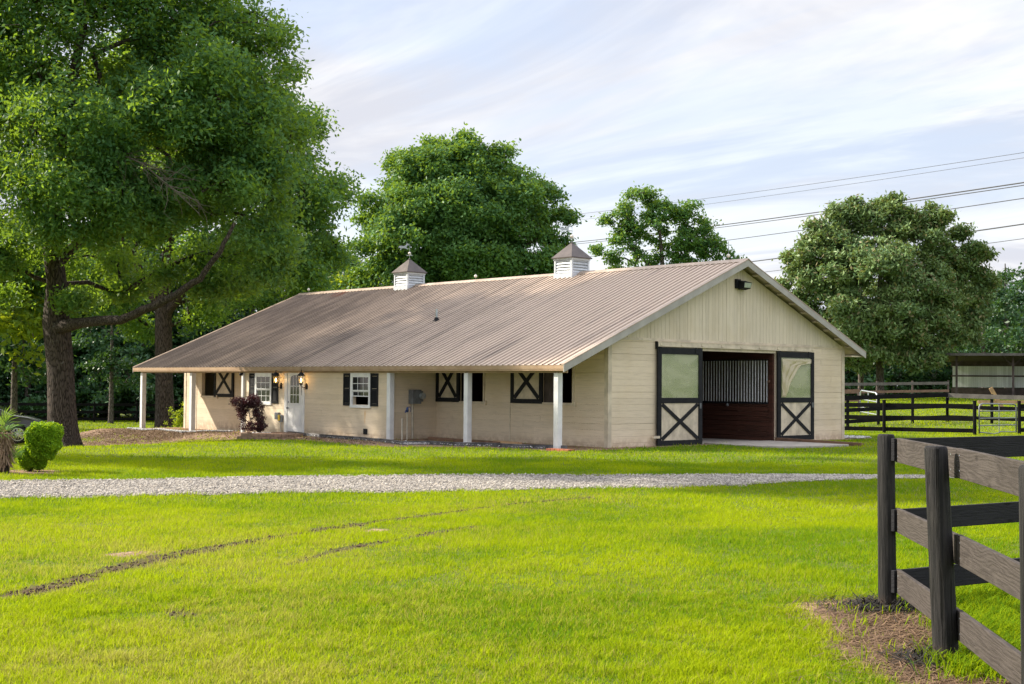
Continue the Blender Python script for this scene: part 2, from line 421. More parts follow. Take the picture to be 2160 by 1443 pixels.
def postmat():
    m, nt = newmat('black_round_post')
    v = nd(nt, 'ShaderNodeTexCoord').outputs['Object']
    grain = noise(nt, mapping(nt, v, (14, 14, .7)), 4.0, 6, .7)
    crack = ramp(nt, noise(nt, mapping(nt, v, (16, 16, .35)), 3.0, 3, .5), .60, .66)
    blot = noise(nt, mapping(nt, v, (2, 2, 1.2)), 2.0, 4, .6)
    col = mixc(nt, ramp(nt, grain, .38, .66), (.010, .010, .011), (.030, .028, .028))
    col = mixc(nt, ramp(nt, blot, .52, .70, 0, .4), col, (.055, .050, .047))
    col = mixc(nt, crack, col, (.004, .004, .004))
    s = nd(nt, 'ShaderNodeSeparateXYZ', {0: v})
    col = mixc(nt, mth(nt, 'MULTIPLY', ramp(nt, s.outputs[2], .16, 0.0), ramp(nt, grain, .4, .6, .2, .9)), col, (.10, .065, .045))
    hh = mth(nt, 'SUBTRACT', grain, mth(nt, 'MULTIPLY', crack, 1.2))
    finish(nt, col, .75, hh, 1.0, .012, 0, .25); return m
MAT['post'] = postmat()

def barkmat(name, c1, c2, sc=1.0):
    m, nt = newmat(name)
    v = nd(nt, 'ShaderNodeTexCoord').outputs['Object']
    vv = mapping(nt, v, (9*sc, 9*sc, 1.1*sc))
    vor = nd(nt, 'ShaderNodeTexVoronoi', {'Vector': vv, 'Scale': 3.0, 'Randomness': 1.0}, feature='DISTANCE_TO_EDGE').outputs[0]
    n = noise(nt, mapping(nt, v, (9*sc, 9*sc, 1.2*sc)), 2.0, 6, .7)
    f = mth(nt, 'ADD', mth(nt, 'MULTIPLY', ramp(nt, vor, 0, .22), .55), mth(nt, 'MULTIPLY', n, .6))
    col = mixc(nt, ramp(nt, f, .25, .95), c1, c2)
    li = ramp(nt, noise(nt, v, 3.2, 4, .7), .63, .72, 0, .5)
    col = mixc(nt, li, col, (.26, .26, .23))
    finish(nt, col, .9, f, 1.0, .05, 0, .2); return m
MAT['bark'] = barkmat('dark_oak_bark', (.030, .024, .020), (.125, .10, .085))
MAT['bark2'] = barkmat('grey_bark', (.06, .05, .045), (.22, .19, .17), .8)
MAT['twig'] = simple('dead_twig', (.15, .125, .105), None, 4, .9, .1)

def leafmat(name, dark, light, trans, tf=.38, gloss=.35, warm=None, spec=.4):
    m, nt = newmat(name)
    a = nd(nt, 'ShaderNodeAttribute', attribute_name='tint').outputs['Fac']
    r = nd(nt, 'ShaderNodeNewGeometry').outputs['Random Per Island']
    f = mth(nt, 'ADD', mth(nt, 'MULTIPLY', a, .75), mth(nt, 'MULTIPLY', r, .35), clamp=True)
    col = mixc(nt, f, dark, light)
    if warm: col = mixc(nt, mth(nt, 'GREATER_THAN', r, .90), col, warm)
    p = nd(nt, 'ShaderNodeBsdfPrincipled', {'Base Color': col, 'Roughness': gloss, 'Specular IOR Level': spec})
    t = nd(nt, 'ShaderNodeBsdfTranslucent', {0: mixc(nt, f, tuple(c*.6 for c in trans), trans)})
    mx = nd(nt, 'ShaderNodeMixShader', {0: tf}); nt.links.new(p.outputs[0], mx.inputs[1]); nt.links.new(t.outputs[0], mx.inputs[2])
    nt.links.new(mx.outputs[0], nd(nt, 'ShaderNodeOutputMaterial').inputs[0]); return m
MAT['leaf_oak'] = leafmat('willow_oak_leaves', (.042, .135, .054), (.100, .225, .072), (.36, .54, .03), .45, .55, None, .25)
MAT['leaf_mid'] = leafmat('bright_green_leaves', (.042, .145, .055), (.135, .280, .075), (.28, .42, .03), .38, .5, None, .25)
MAT['leaf_mag'] = leafmat('dull_olive_leaves', (.090, .185, .070), (.235, .340, .120), (.24, .30, .06), .28, .5, (.24, .21, .10), .3)
MAT['leaf_wood'] = leafmat('woodland_leaves', (.018, .066, .034), (.052, .135, .045), (.10, .20, .02), .28, .5)
MAT['leaf_lime'] = leafmat('yellow_green_leaves', (.065, .15, .03), (.15, .26, .04), (.58, .66, .02), .5, .5, None, .25)
MAT['leaf_bush'] = leafmat('clipped_bush_leaves', (.06, .18, .010), (.26, .46, .02), (.50, .68, .02), .38, .5, None, .2)
MAT['leaf_purple'] = leafmat('purple_leaves', (.020, .008, .012), (.07, .022, .030), (.14, .03, .03), .25, .35)
MAT['leaf_palm'] = leafmat('palm_fronds', (.06, .17, .03), (.17, .34, .06), (.35, .5, .06), .3, .35)
MAT['deadfrond'] = leafmat('dead_fronds', (.13, .08, .05), (.34, .24, .16), (.3, .2, .1), .15, .8)

def grassmat():
    m, nt = newmat('lawn_grass_blades')
    pos = nd(nt, 'ShaderNodeNewGeometry').outputs['Position']
    r = nd(nt, 'ShaderNodeNewGeometry').outputs['Random Per Island']
    a = nd(nt, 'ShaderNodeAttribute', attribute_name='tint').outputs['Fac']
    dry = nd(nt, 'ShaderNodeAttribute', attribute_name='dry').outputs['Fac']
    f = mth(nt, 'ADD', mth(nt, 'MULTIPLY', a, .7), mth(nt, 'MULTIPLY', r, .3), clamp=True)
    col = mixc(nt, f, (.040, .160, .006), (.370, .440, .005))
    d = mth(nt, 'GREATER_THAN', dry, mth(nt, 'MULTIPLY_ADD', r, .9, .05))
    col = mixc(nt, d, col, mixc(nt, r, (.32, .29, .06), (.46, .41, .12)))
    p = nd(nt, 'ShaderNodeBsdfPrincipled', {'Base Color': col, 'Roughness': .7, 'Specular IOR Level': .05})
    t = nd(nt, 'ShaderNodeBsdfTranslucent', {0: mixc(nt, .6, col, (.50, .62, .01))})
    mx = nd(nt, 'ShaderNodeMixShader', {0: .40}); nt.links.new(p.outputs[0], mx.inputs[1]); nt.links.new(t.outputs[0], mx.inputs[2])
    nt.links.new(mx.outputs[0], nd(nt, 'ShaderNodeOutputMaterial').inputs[0]); return m
MAT['grass'] = grassmat()
MAT['straw'] = leafmat('pine_straw', (.07, .042, .026), (.30, .19, .11), (.3, .2, .1), .1, .8)

def groundmat():
    m, nt = newmat('turf_soil')
    pos = nd(nt, 'ShaderNodeNewGeometry').outputs['Position']
    A = lambda n: nd(nt, 'ShaderNodeAttribute', attribute_name=n).outputs['Fac']
    n1 = noise(nt, pos, 1.3, 5, .65); n2 = noise(nt, pos, 22.0, 4, .7); n3 = noise(nt, pos, 4.5, 4, .7)
    g = mixc(nt, ramp(nt, n2, .3, .7), (.045, .090, .008), (.15, .18, .02))
    g = mixc(nt, ramp(nt, n1, .42, .68, 0, .5), g, (.16, .15, .04))
    soil = mixc(nt, ramp(nt, n2, .35, .65), (.30, .20, .135), (.15, .095, .062))
    soil = mixc(nt, ramp(nt, n3, .45, .65, 0, .6), soil, (.46, .33, .23))
    mul = mixc(nt, ramp(nt, n2, .35, .65), (.30, .195, .125), (.085, .052, .035))
    mul = mixc(nt, ramp(nt, n3, .50, .60, 0, .75), mul, (.50, .34, .20))
    mul = mixc(nt, ramp(nt, n1, .50, .62, 0, .5), mul, (.10, .065, .04))
    wob = mth(nt, 'MULTIPLY', mth(nt, 'SUBTRACT', n3, .5), .9)
    md = ramp(nt, mth(nt, 'ADD', A('dirt'), wob), .35, .6)
    mm_ = ramp(nt, mth(nt, 'ADD', A('mulch'), wob), .35, .6)
    col = mixc(nt, md, g, soil); col = mixc(nt, mm_, col, mul)
    col = mixc(nt, mth(nt, 'MULTIPLY', A('track'), ramp(nt, n3, .28, .5)), col, mixc(nt, ramp(nt, n2, .35, .65), (.115, .068, .040), (.045, .028, .018)))
    finish(nt, col, .95, mth(nt, 'ADD', n2, n3), .8, .03, 0, .2); return m
MAT['ground'] = groundmat()
def gravelmat():
    m, nt = newmat('pale_gravel')
    pos = nd(nt, 'ShaderNodeNewGeometry').outputs['Position']
    vo = nd(nt, 'ShaderNodeTexVoronoi', {'Vector': pos, 'Scale': 24.0})
    n = noise(nt, pos, 2.2, 4, .65); n2 = noise(nt, pos, 40.0, 3, .6)
    cs = nd(nt, 'ShaderNodeSeparateColor', {0: vo.outputs[1]}).outputs[0]
    col = mixc(nt, cs, (.20, .18, .16), (.44, .405, .36))
    col = mixc(nt, ramp(nt, cs, .10, .02), col, (.10, .095, .10))
    col = mixc(nt, ramp(nt, n, .40, .65, 0, .55), col, (.50, .43, .35))
    col = mixc(nt, ramp(nt, n2, .55, .75, 0, .5), col, (.22, .20, .19))
    finish(nt, col, .9, mth(nt, 'ADD', mth(nt, 'MULTIPLY', vo.outputs[0], -1.0), mth(nt, 'MULTIPLY', n2, .3)), .9, .05, 0, .2); return m
MAT['gravel'] = gravelmat()
#@@SETTING
# ================================================================== THE GROUND
def pdist(x, y, pts):
    """distance to a polyline and position along it (0..1)"""
    best = np.full(np.shape(x), 1e9); tt = np.zeros(np.shape(x)); n = len(pts)-1
    for i in range(n):
        ax, ay = pts[i]; bx, by = pts[i+1]; dx, dy = bx-ax, by-ay; L = dx*dx+dy*dy
        t = np.clip(((x-ax)*dx+(y-ay)*dy)/L, 0, 1); d = np.hypot(x-ax-t*dx, y-ay-t*dy)
        m = d < best; best = np.where(m, d, best); tt = np.where(m, (i+t)/n, tt)
    return best, tt

GR_C = [(-60, 12), (-40, 4.0), (-25, -2.3), (-18.77, -4.6), (-13.8, -6.75), (-7.7, -9.95), (-3.9, -11.65), (-.5, -13.1)]
GR_W = [1.6, 1.6, 1.6, 1.62, 1.95, 1.22, .42, .05]
def gravel_in(x, y, grow=0.0):
    d, t = pdist(x, y, GR_C); w_ = np.interp(t*7, range(8), GR_W)
    return d < w_+grow+(vnoise(x, y, .55, 3)-.5)*.42+(vnoise(x, y, .17, 4)-.5)*.16

# edge of the planted strip along the porch
EDGE = [tuple(at(px, py)[:2]) for px, py in ((268, 905), (300, 909), (327, 907), (352, 910), (384, 914), (430, 911), (480, 912))]
EDGE2 = [tuple(at(px, py)[:2]) for px, py in ((618, 917), (660, 922), (702, 925), (760, 929), (820, 935), (850, 939), (905, 938), (960, 941), (1030, 942), (1100, 946), (1160, 947), (1196, 949))]
TRACKS = [[at(px, py)[:2] for px, py in l] for l in (
    ((45, 1258), (110, 1240), (210, 1212), (330, 1180), (480, 1152), (600, 1132), (760, 1108), (900, 1088), (1000, 1075), (1100, 1062), (1245, 1050)),
    ((345, 1443), (345, 1400), (352, 1350), (390, 1300), (455, 1262), (560, 1210), (700, 1165), (850, 1138), (1000, 1112)))]
T1 = foot(135, 45.7); T2 = foot(350, 65.0); POST_A = at(1872, 1290); POST_B = at(1997, 1402)
def masks(x, y):
    dirt = np.zeros(np.shape(x)); mul = np.zeros(np.shape(x)); trk = np.zeros(np.shape(x))
    d1, t1 = pdist(x, y, EDGE); d2, t2 = pdist(x, y, EDGE2)
    dirt = np.maximum(dirt, sstep(1.25-d1/3.6)*(1-.75*sstep((vnoise(x, y, .7, 61)-.5)/.2)*sstep((d1-.9)/.8))); dirt = np.maximum(dirt, sstep(1.15-d2/np.interp(t2, (0, .25, .6, 1), (2.8, 2.1, 1.4, .6))))
    dp, _ = pdist(x, y, [EDGE[-1], EDGE2[0]]); dirt = np.maximum(dirt, sstep(1.25-dp/3.0))
    mul = np.maximum(mul, sstep(1.1-d1/1.3)*.95)
    pad = (x > -2.7) & (x < 0) & (y > -1.0) & (y < 24.2); mul = np.where(pad, .9, mul)
    dirt = np.maximum(dirt, np.where((x > -.9) & (x < 12.2) & (y > -.55) & (y < 24.5), .8, 0))
    r1 = np.hypot(x-T1[0], y-T1[1]); mul = np.maximum(mul, sstep(1.3-r1/3.0)); dirt = np.maximum(dirt, sstep(1.2-r1/5.2)*.8)
    r2 = np.hypot(x-T2[0], y-T2[1]); mul = np.maximum(mul, sstep(1.2-r2/2.2))
    # mulch round the two posts of the near fence
    dm, _ = pdist(x, y, [POST_A[:2]+(-.1, .15), POST_B[:2]+(-.15, -.1), POST_B[:2]+(-.7, -1.1)])
    mul = np.maximum(mul, sstep(1.35-dm/.62))
    b = at(50, 996); db = np.hypot((x-b[0]), (y-b[1])); mul = np.maximum(mul, sstep(1.2-db/1.0))
    for i, tr in enumerate(TRACKS):
        d, t = pdist(x, y, tr); k = vnoise(x, y, .9, 20+i)
        wd = (.19 if i == 0 else .18)*(.35+.9*k)*(1+.8*(vnoise(x, y, .14, 44)-.5))*np.clip(1.35-.35*i-t*.8, .45, 1.2)
        trk = np.maximum(trk, sstep(1.6-d/wd)*sstep((k+.22)/.35 if i == 0 else (k-.33)/.4*(t > .36))*(.55+.45*vnoise(x, y, .16, 40)))
    # drive behind the oak
    dd, _ = pdist(x, y, [foot(-60, 58)[:2], foot(130, 55)[:2], foot(225, 53)[:2]]); dirt = np.maximum(dirt, sstep(1.4-dd/1.7))
    dirt = np.maximum(dirt, .8*sstep((vnoise(x, y, 1.1, 31)-.94)/.06)*(np.hypot(x-CAM[0], y-CAM[1]) < 22))
    return dirt, mul, trk

def axis(c0, c1, fine, lo, hi):
    a = [c0];
    while a[-1] < c1: a.append(a[-1]+fine)
    st = fine; b = [a[-1]]
    while b[-1] < hi: st *= 1.12; b.append(b[-1]+min(st, 12))
    st = fine; e = [a[0]]
    while e[-1] > lo: st *= 1.12; e.append(e[-1]-min(st, 12))
    return np.array(e[::-1][:-1]+a+b[1:])
gx = axis(-26, 14, .105, -320, 420); gy = axis(-25, 27, .105, -320, 420)
X, Y = np.meshgrid(gx, gy, indexing='ij'); Z = H(X, Y)
nx, ny = X.shape
ids = np.arange(nx*ny).reshape(nx, ny)
Fq = np.stack([ids[:-1, :-1], ids[1:, :-1], ids[1:, 1:], ids[:-1, 1:]], -1).reshape(-1, 4)
dm_, mm2_, tk_ = masks(X, Y)
g = mesh_np('ground', np.stack([X, Y, Z], -1), Fq, MAT['ground'], None, {'dirt': dm_.ravel(), 'mulch': mm2_.ravel(), 'track': tk_.ravel()}, True)
tag(g, kind='structure', label='green lawn with bare brown patches reaching to the trees')

# gravel drive: one sheet with ragged edges
N, Mx = 700, 14; V = []; tpar = np.linspace(0, 7, N)
cx = np.interp(tpar, range(8), [p[0] for p in GR_C]); cy = np.interp(tpar, range(8), [p[1] for p in GR_C])
for _ in range(60):
    cx[1:-1] = (cx[:-2]+cx[1:-1]*2+cx[2:])/4; cy[1:-1] = (cy[:-2]+cy[1:-1]*2+cy[2:])/4
tx = np.gradient(cx); ty = np.gradient(cy); L = np.hypot(tx, ty); px_, py_ = -ty/L, tx/L
wv = np.interp(tpar, range(8), GR_W)
cr = np.linspace(-1, 1, Mx)
GX = np.zeros((N, Mx)); GY = np.zeros((N, Mx))
for j, c in enumerate(cr):
    wj = wv*c; ex = cx+px_*wj; ey = cy+py_*wj
    rg = ((vnoise(ex, ey, .55, 3)-.5)*.5+(vnoise(ex, ey, .17, 4)-.5)*.2)*np.sign(c)*(abs(c) > .9)
    GX[:, j] = ex+px_*rg; GY[:, j] = ey+py_*rg
GZ = H(GX, GY)+.022-.02*(np.abs(cr)[None, :] > .95)
ids = np.arange(N*Mx).reshape(N, Mx)
Fq = np.stack([ids[:-1, :-1], ids[1:, :-1], ids[1:, 1:], ids[:-1, 1:]], -1).reshape(-1, 4)[:, ::-1]
tag(mesh_np('gravel_road', np.stack([GX, GY, GZ], -1), Fq, MAT['gravel'], None, None, True), kind='structure', label='pale gravel drive crossing the lawn')

def stones(name, pts, size, mat, label, flat=.6):
    """small angular stones"""
    n = len(pts); base = np.array([(1, 0, 0), (0, 1, 0), (-1, 0, 0), (0, -1, 0), (0, 0, 1), (0, 0, -1)], float)
    tri = np.array([(0, 1, 4), (1, 2, 4), (2, 3, 4), (3, 0, 4), (1, 0, 5), (2, 1, 5), (3, 2, 5), (0, 3, 5)])
    a = RNG.uniform(0, 6.28, n); c, s_ = np.cos(a), np.sin(a)
    B = base[None]*(RNG.uniform(.6, 1.4, (n, 6, 1)))*size[:, None, None]
    Vx = B[..., 0]*c[:, None]-B[..., 1]*s_[:, None]; Vy = B[..., 0]*s_[:, None]+B[..., 1]*c[:, None]
    V = np.stack([Vx+pts[:, :1], Vy+pts[:, 1:2], B[..., 2]*flat+pts[:, 2:3]], -1)
    Fq = (tri[None]+(np.arange(n)*6)[:, None, None]).reshape(-1, 3)
    return tag(mesh_np(name, V, Fq, mat), kind='stuff', label=label, cat=None)
n = 52000
t = RNG.uniform(2.2, 6.9, n); o_ = RNG.uniform(-1.06, 1.06, n)
ii = np.interp(t, tpar, np.arange(N)).astype(int)
sx_ = cx[ii]+px_[ii]*o_*wv[ii]+RNG.normal(0, .06, n); sy_ = cy[ii]+py_[ii]*o_*wv[ii]+RNG.normal(0, .06, n)
sz = RNG.uniform(.007, .024, n)*RNG.uniform(.5, 1.5, n)
MAT['stone'] = simple('gravel_stones', (.42, .385, .34), (.29, .265, .235), 3, .9, .1, island=.6)
stones('gravel', np.stack([sx_, sy_, H(sx_, sy_)+.024], -1), sz, MAT['stone'], 'loose pale stones of the gravel drive')

# crumbs of soil thrown up along the wheel tracks
MAT['clod'] = simple('soil_clods', (.11, .066, .040), (.05, .032, .02), 5, .95, .2, island=.5)
P_ = []
for i, tr in enumerate(TRACKS):
    tr = np.array(tr); n = 1200 if i == 0 else 600; k = RNG.integers(0, len(tr)-1, n); f_ = RNG.uniform(0, 1, (n, 1)); q = tr[k]*(1-f_)+tr[k+1]*f_+RNG.normal(0, .085 if i == 0 else .13, (n, 2))
    m_ = masks(q[:, 0], q[:, 1])[2]; P_.append(q[m_ > .25])
P_ = np.concatenate(P_); stones('soil_clods', np.stack([P_[:, 0], P_[:, 1], H(P_[:, 0], P_[:, 1])+.006], -1), RNG.uniform(.004, .015, len(P_))*RNG.uniform(.5, 1.4, len(P_)), MAT['clod'], 'crumbs of brown soil along the wheel tracks', .8)

# ------------------------------------------------------------------ grass
def inbuild(x, y):
    a = (x > -.15) & (x < 11.4) & (y > -.1) & (y < 23.8)
    b = (x > -2.0) & (x < 0) & (y > 7.4) & (y < 16)
    c = (x > 3.95) & (x < 7.5) & (y > -3.15) & (y < .2)
    return a | b | c
def blade_zone(n, D0, D1, hgt, wid, seg, umax=.60):
    D = np.sqrt(RNG.uniform(D0**2, D1**2, n)); u = RNG.uniform(-umax, umax, n)
    x = CAM[0]+math.sin(YAW)*D+math.cos(YAW)*D*u; y = CAM[1]+math.cos(YAW)*D-math.sin(YAW)*D*u
    dirt, mul, trk = masks(x, y); mul = np.maximum(mul, trk*.98)
    k = (vnoise(x, y, .35, 8)-.5)*.5
    keep = ~inbuild(x, y) & ~gravel_in(x, y, -.04) & (RNG.uniform(0, 1, n) > sstep((np.maximum(dirt, mul)+k-.25)/.5)*.96)
    fk = vnoise(x, y, .16, 51)*.55+vnoise(x, y, .07, 52)*.45; keep &= RNG.uniform(0, 1, len(x)) < .25+1.1*fk
    x, y, D = x[keep], y[keep], D[keep]; dirt = np.maximum(dirt, mul)[keep]; n = len(x)
    pat = vnoise(x, y, 1.7, 9)*.5+vnoise(x, y, .6, 10)*.3+vnoise(x, y, 6.0, 12)*.35-.075
    fine = vnoise(x, y, .16, 51)*.55+vnoise(x, y, .07, 52)*.45
    dt0, _ = pdist(x, y, TRACKS[0]); dt1, _ = pdist(x, y, TRACKS[1]); nearT = sstep(1.3-np.minimum(dt0, dt1)/1.1)*.5
    tint = np.clip(.50+(pat-.5)*2.8+(fine-.5)*.9+RNG.normal(0, .16, n), 0, 1)
    dryp = vnoise(x, y, 2.6, 14)*.6+vnoise(x, y, .45, 15)*.4
    lat = (x-CAM[0])*math.cos(YAW)-(y-CAM[1])*math.sin(YAW)
    left = sstep((2.0-lat)/6)*sstep((20-D)/6)
    dry = np.clip((dryp-.42)*1.5+(fine-.5)*.8, 0, .8)*(.22+.78*left)*(D < 30)+dirt*.4+.07+.06*left+nearT*.55*(dryp > .3)
    tall = (.35+.55*vnoise(x, y, .8, 16)+1.0*fine**1.5)*RNG.uniform(.5, 1.5, n)
    h = hgt*tall*RNG.uniform(.6, 1.25, n); wd = wid*RNG.uniform(.7, 1.3, n)
    a = RNG.uniform(0, 6.283, n); lean = RNG.uniform(.15, 1.15, n)*h
    ca, sa = np.cos(a), np.sin(a); b = a+RNG.normal(0, .5, n)
    z = H(x, y)-.004
    wx, wy = -np.sin(b)*wd/2, np.cos(b)*wd/2
    P = lambda f, fz, m: np.stack([x+ca*lean*f+wx*m, y+sa*lean*f+wy*m, z+h*fz], -1)
    if seg == 2:
        V = np.stack([P(0, 0, -1), P(0, 0, 1), P(.35, .6, .75), P(.35, .6, -.75), P(1, .95, 0)], 1)
        base = np.arange(n)*5
        F = np.concatenate([np.stack([base, base+1, base+2], -1), np.stack([base, base+2, base+3], -1), np.stack([base+3, base+2, base+4], -1)], 0); k_ = 5
    else:
        V = np.stack([P(0, 0, -1), P(0, 0, 1), P(.8, .95, 0)], 1); base = np.arange(n)*3
        F = np.stack([base, base+1, base+2], -1); k_ = 3
    return V.reshape(-1, 3), F, np.repeat(tint, k_), np.repeat(dry, k_)
parts = [blade_zone(520000, 5.0, 11.5, .042, .0065, 2), blade_zone(530000, 11.5, 19.5, .042, .010, 1), blade_zone(470000, 19.5, 31, .044, .015, 1),
         blade_zone(280000, 31, 52, .05, .024, 1), blade_zone(120000, 52, 100, .07, .06, 1, .40)]
V = []; F = []; T = []; Dy = []; b = 0
for v, f, t_, d_ in parts:
    V.append(v); F.append(f+b); T.append(t_); Dy.append(d_); b += len(v)
tag(mesh_np('grass', np.concatenate(V), np.concatenate(F), MAT['grass'], None, {'tint': np.concatenate(T), 'dry': np.concatenate(Dy)}), kind='stuff', label='short bright green lawn grass')
del V, F, T, Dy, parts

def tufts(name, spots, hgt, wid, per, spread, mat, label, lean=.8, tint=(.2, .9)):
    """loose blades at given spots (weeds, straw)"""
    V = []; T = []
    P = np.repeat(np.array(spots)[:, :2], per, 0); n = len(P); P = P+RNG.normal(0, spread, (n, 2))
    x, y = P[:, 0], P[:, 1]; z = H(x, y); h = hgt*RNG.uniform(.4, 1.2, n); a = RNG.uniform(0, 6.283, n); ln = h*lean*RNG.uniform(.3, 1.6, n)
    wx, wy = -np.sin(a)*wid/2, np.cos(a)*wid/2; ca, sa = np.cos(a), np.sin(a)
    Q = lambda f, fz, m: np.stack([x+ca*ln*f+wx*m, y+sa*ln*f+wy*m, z+h*fz], -1)
    V = np.stack([Q(0, 0, -1), Q(0, 0, 1), Q(.4, .65, .8), Q(.4, .65, -.8), Q(1.1, .9, 0)], 1); base = np.arange(n)*5
    F = np.concatenate([np.stack([base, base+1, base+2], -1), np.stack([base, base+2, base+3], -1), np.stack([base+3, base+2, base+4], -1)], 0)
    return tag(mesh_np(name, V, F, mat, None, {'tint': np.repeat(RNG.uniform(*tint, n), 5), 'dry': np.zeros(n*5)}), kind='stuff', label=label)
sp = [at(px, py) for px, py in ((1800, 1300), (1790, 1330), (1815, 1350), (1860, 1300), (1830, 1325), (1775, 1290), (1900, 1380), (1830, 1400), (1925, 1300), (1955, 1330), (2060, 1395), (2110, 1380), (2090, 1420), (2045, 1290), (1205, 938), (1172, 946), (1385, 935), (1180, 948), (255, 922), (238, 930), (300, 925), (420, 922), (1060, 930), (840, 924), (1530, 937))]
tufts('weeds', sp, .11, .009, 12, .06, MAT['grass'], 'taller weeds round the fence posts and along the barn', .7)
sp = [at(px, py) for px, py in [(random.uniform(2010, 2260), random.uniform(1245, 1443)) for _ in range(260)]]
tufts('tall_grass', sp, .13, .008, 60, .10, MAT['grass'], 'longer darker grass inside the near paddock fence', .8, (.0, .6))
pts = []
for _ in range(900):
    t_ = random.random()*1.9; A_, B_ = POST_A[:2], POST_B[:2]
    p = A_+(B_-A_)*min(t_, 1.0)+(np.array((-.8, -1.1))*max(0, t_-1)*.8)+np.random.default_rng(_).normal(0, .27, 2); pts.append((p[0]-.08, p[1]))
P_ = np.array(pts); n = len(P_)*14; P_ = np.repeat(P_, 14, 0)+RNG.normal(0, .08, (n, 2))
a = RNG.uniform(0, 6.28, n); ln = RNG.uniform(.03, .09, n); x0, y0 = P_[:, 0], P_[:, 1]; zz0 = H(x0, y0)+RNG.uniform(.002, .03, n)
dx, dy = np.cos(a)*ln, np.sin(a)*ln; wx, wy = -np.sin(a)*.0030, np.cos(a)*.0030; tz = RNG.normal(0, .014, n)
V = np.stack([np.stack([x0-dx-wx, y0-dy-wy, zz0], -1), np.stack([x0-dx+wx, y0-dy+wy, zz0], -1), np.stack([x0+dx+wx, y0+dy+wy, zz0+tz], -1), np.stack([x0+dx-wx, y0+dy-wy, zz0+tz], -1)], 1)
tag(mesh_np('straw', V, np.arange(n*4).reshape(n, 4), MAT['straw'], None, {'tint': np.repeat(RNG.beta(1.2, 1.6, n), 4)}), kind='stuff', label='brown pine straw round the near fence posts')
MAT['char'] = simple('charred_straw', (.012, .011, .010), (.03, .025, .02), 6, .9, .1, island=.4)
P_ = np.concatenate([POST_A[:2]+RNG.normal(0, .13, (1500, 2)), POST_B[:2]+RNG.normal(0, .15, (1900, 2)), POST_A[:2]+(-.02, .1)+RNG.normal(0, .25, (700, 2))]); n = len(P_)
a = RNG.uniform(0, 6.28, n); ln = RNG.uniform(.02, .07, n); x0, y0 = P_[:, 0], P_[:, 1]; zz0 = H(x0, y0)+RNG.uniform(.004, .05, n)
dx, dy = np.cos(a)*ln, np.sin(a)*ln; wx, wy = -np.sin(a)*.004, np.cos(a)*.004; tz = RNG.normal(0, .03, n)
V = np.stack([np.stack([x0-dx-wx, y0-dy-wy, zz0], -1), np.stack([x0-dx+wx, y0-dy+wy, zz0], -1), np.stack([x0+dx+wx, y0+dy+wy, zz0+tz], -1), np.stack([x0+dx-wx, y0+dy-wy, zz0+tz], -1)], 1)
tag(mesh_np('charred_straw', V, np.arange(n*4).reshape(n, 4), MAT['char']), kind='stuff', label='blackened straw round the feet of the two near posts')
# leaf litter on the bank below the porch and round the oak
n = 26000; e = np.array(EDGE); k = RNG.integers(0, len(e)-1, n); f_ = RNG.uniform(0, 1, (n, 1)); P_ = e[k]*(1-f_)+e[k+1]*f_
P_ = P_+np.stack([-np.abs(RNG.normal(0, 1.6, n)), RNG.normal(0, .8, n)], -1)
k = RNG.uniform(0, 1, n) < .35; P_[k] = T1[:2]+RNG.normal(0, 2.2, (k.sum(), 2))
k = RNG.uniform(0, 1, n) < .15; P_[k] = np.stack([RNG.uniform(-4.8, -2.4, k.sum()), RNG.uniform(5, 16, k.sum())], -1)
x0, y0 = P_[:, 0], P_[:, 1]; n = len(x0); a = RNG.uniform(0, 6.28, n); s0 = RNG.uniform(.012, .034, n); z0 = H(x0, y0)+.012
c, s_ = np.cos(a)*s0, np.sin(a)*s0; t1_, t2_ = RNG.normal(0, .014, n), RNG.normal(0, .014, n)
V = np.stack([np.stack([x0-c, y0-s_, z0], -1), np.stack([x0+s_, y0-c, z0+t1_], -1), np.stack([x0+c, y0+s_, z0+.006], -1), np.stack([x0-s_, y0+c, z0+t2_], -1)], 1)
tag(mesh_np('leaf_litter', V, np.arange(n*4).reshape(n, 4), MAT['deadfrond'], None, {'tint': np.repeat(RNG.beta(1.2, 2.2, n), 4)}), kind='stuff', label='brown leaf litter on the bank below the porch')

# concrete apron and the timber beside it
mb = MB(); pl_ = [(4.25, .1), (7.38, .1), (7.25, -2.9), (6.9, -3.15), (5.2, -3.05), (4.35, -2.75), (4.05, -2.2), (4.0, -.9)]
mb.prism(pl_, -.12, .035, 'z'); tag(mb.build('concrete_apron', MAT['concrete']), kind='structure', label='worn concrete apron in front of the barn doorway')
# ================================================================== THE BARN
M_ = .4237; XE = -2.088; XR = 5.665; XW = 11.225; XF = 11.98; ZE = 2.262; ZR = ZE+M_*(XR-XE); Y0 = -.378; Y1 = 23.98; PX = -1.863; LB = 23.6
def zroof(x): return ZE+M_*(x-XE) if x <= XR else ZR-M_*(x-XR)
barn = empty('barn', (5.6, 11.8, 0), 'long cream horse barn with brown ribbed metal roof, porch and two cupolas', 'barn')

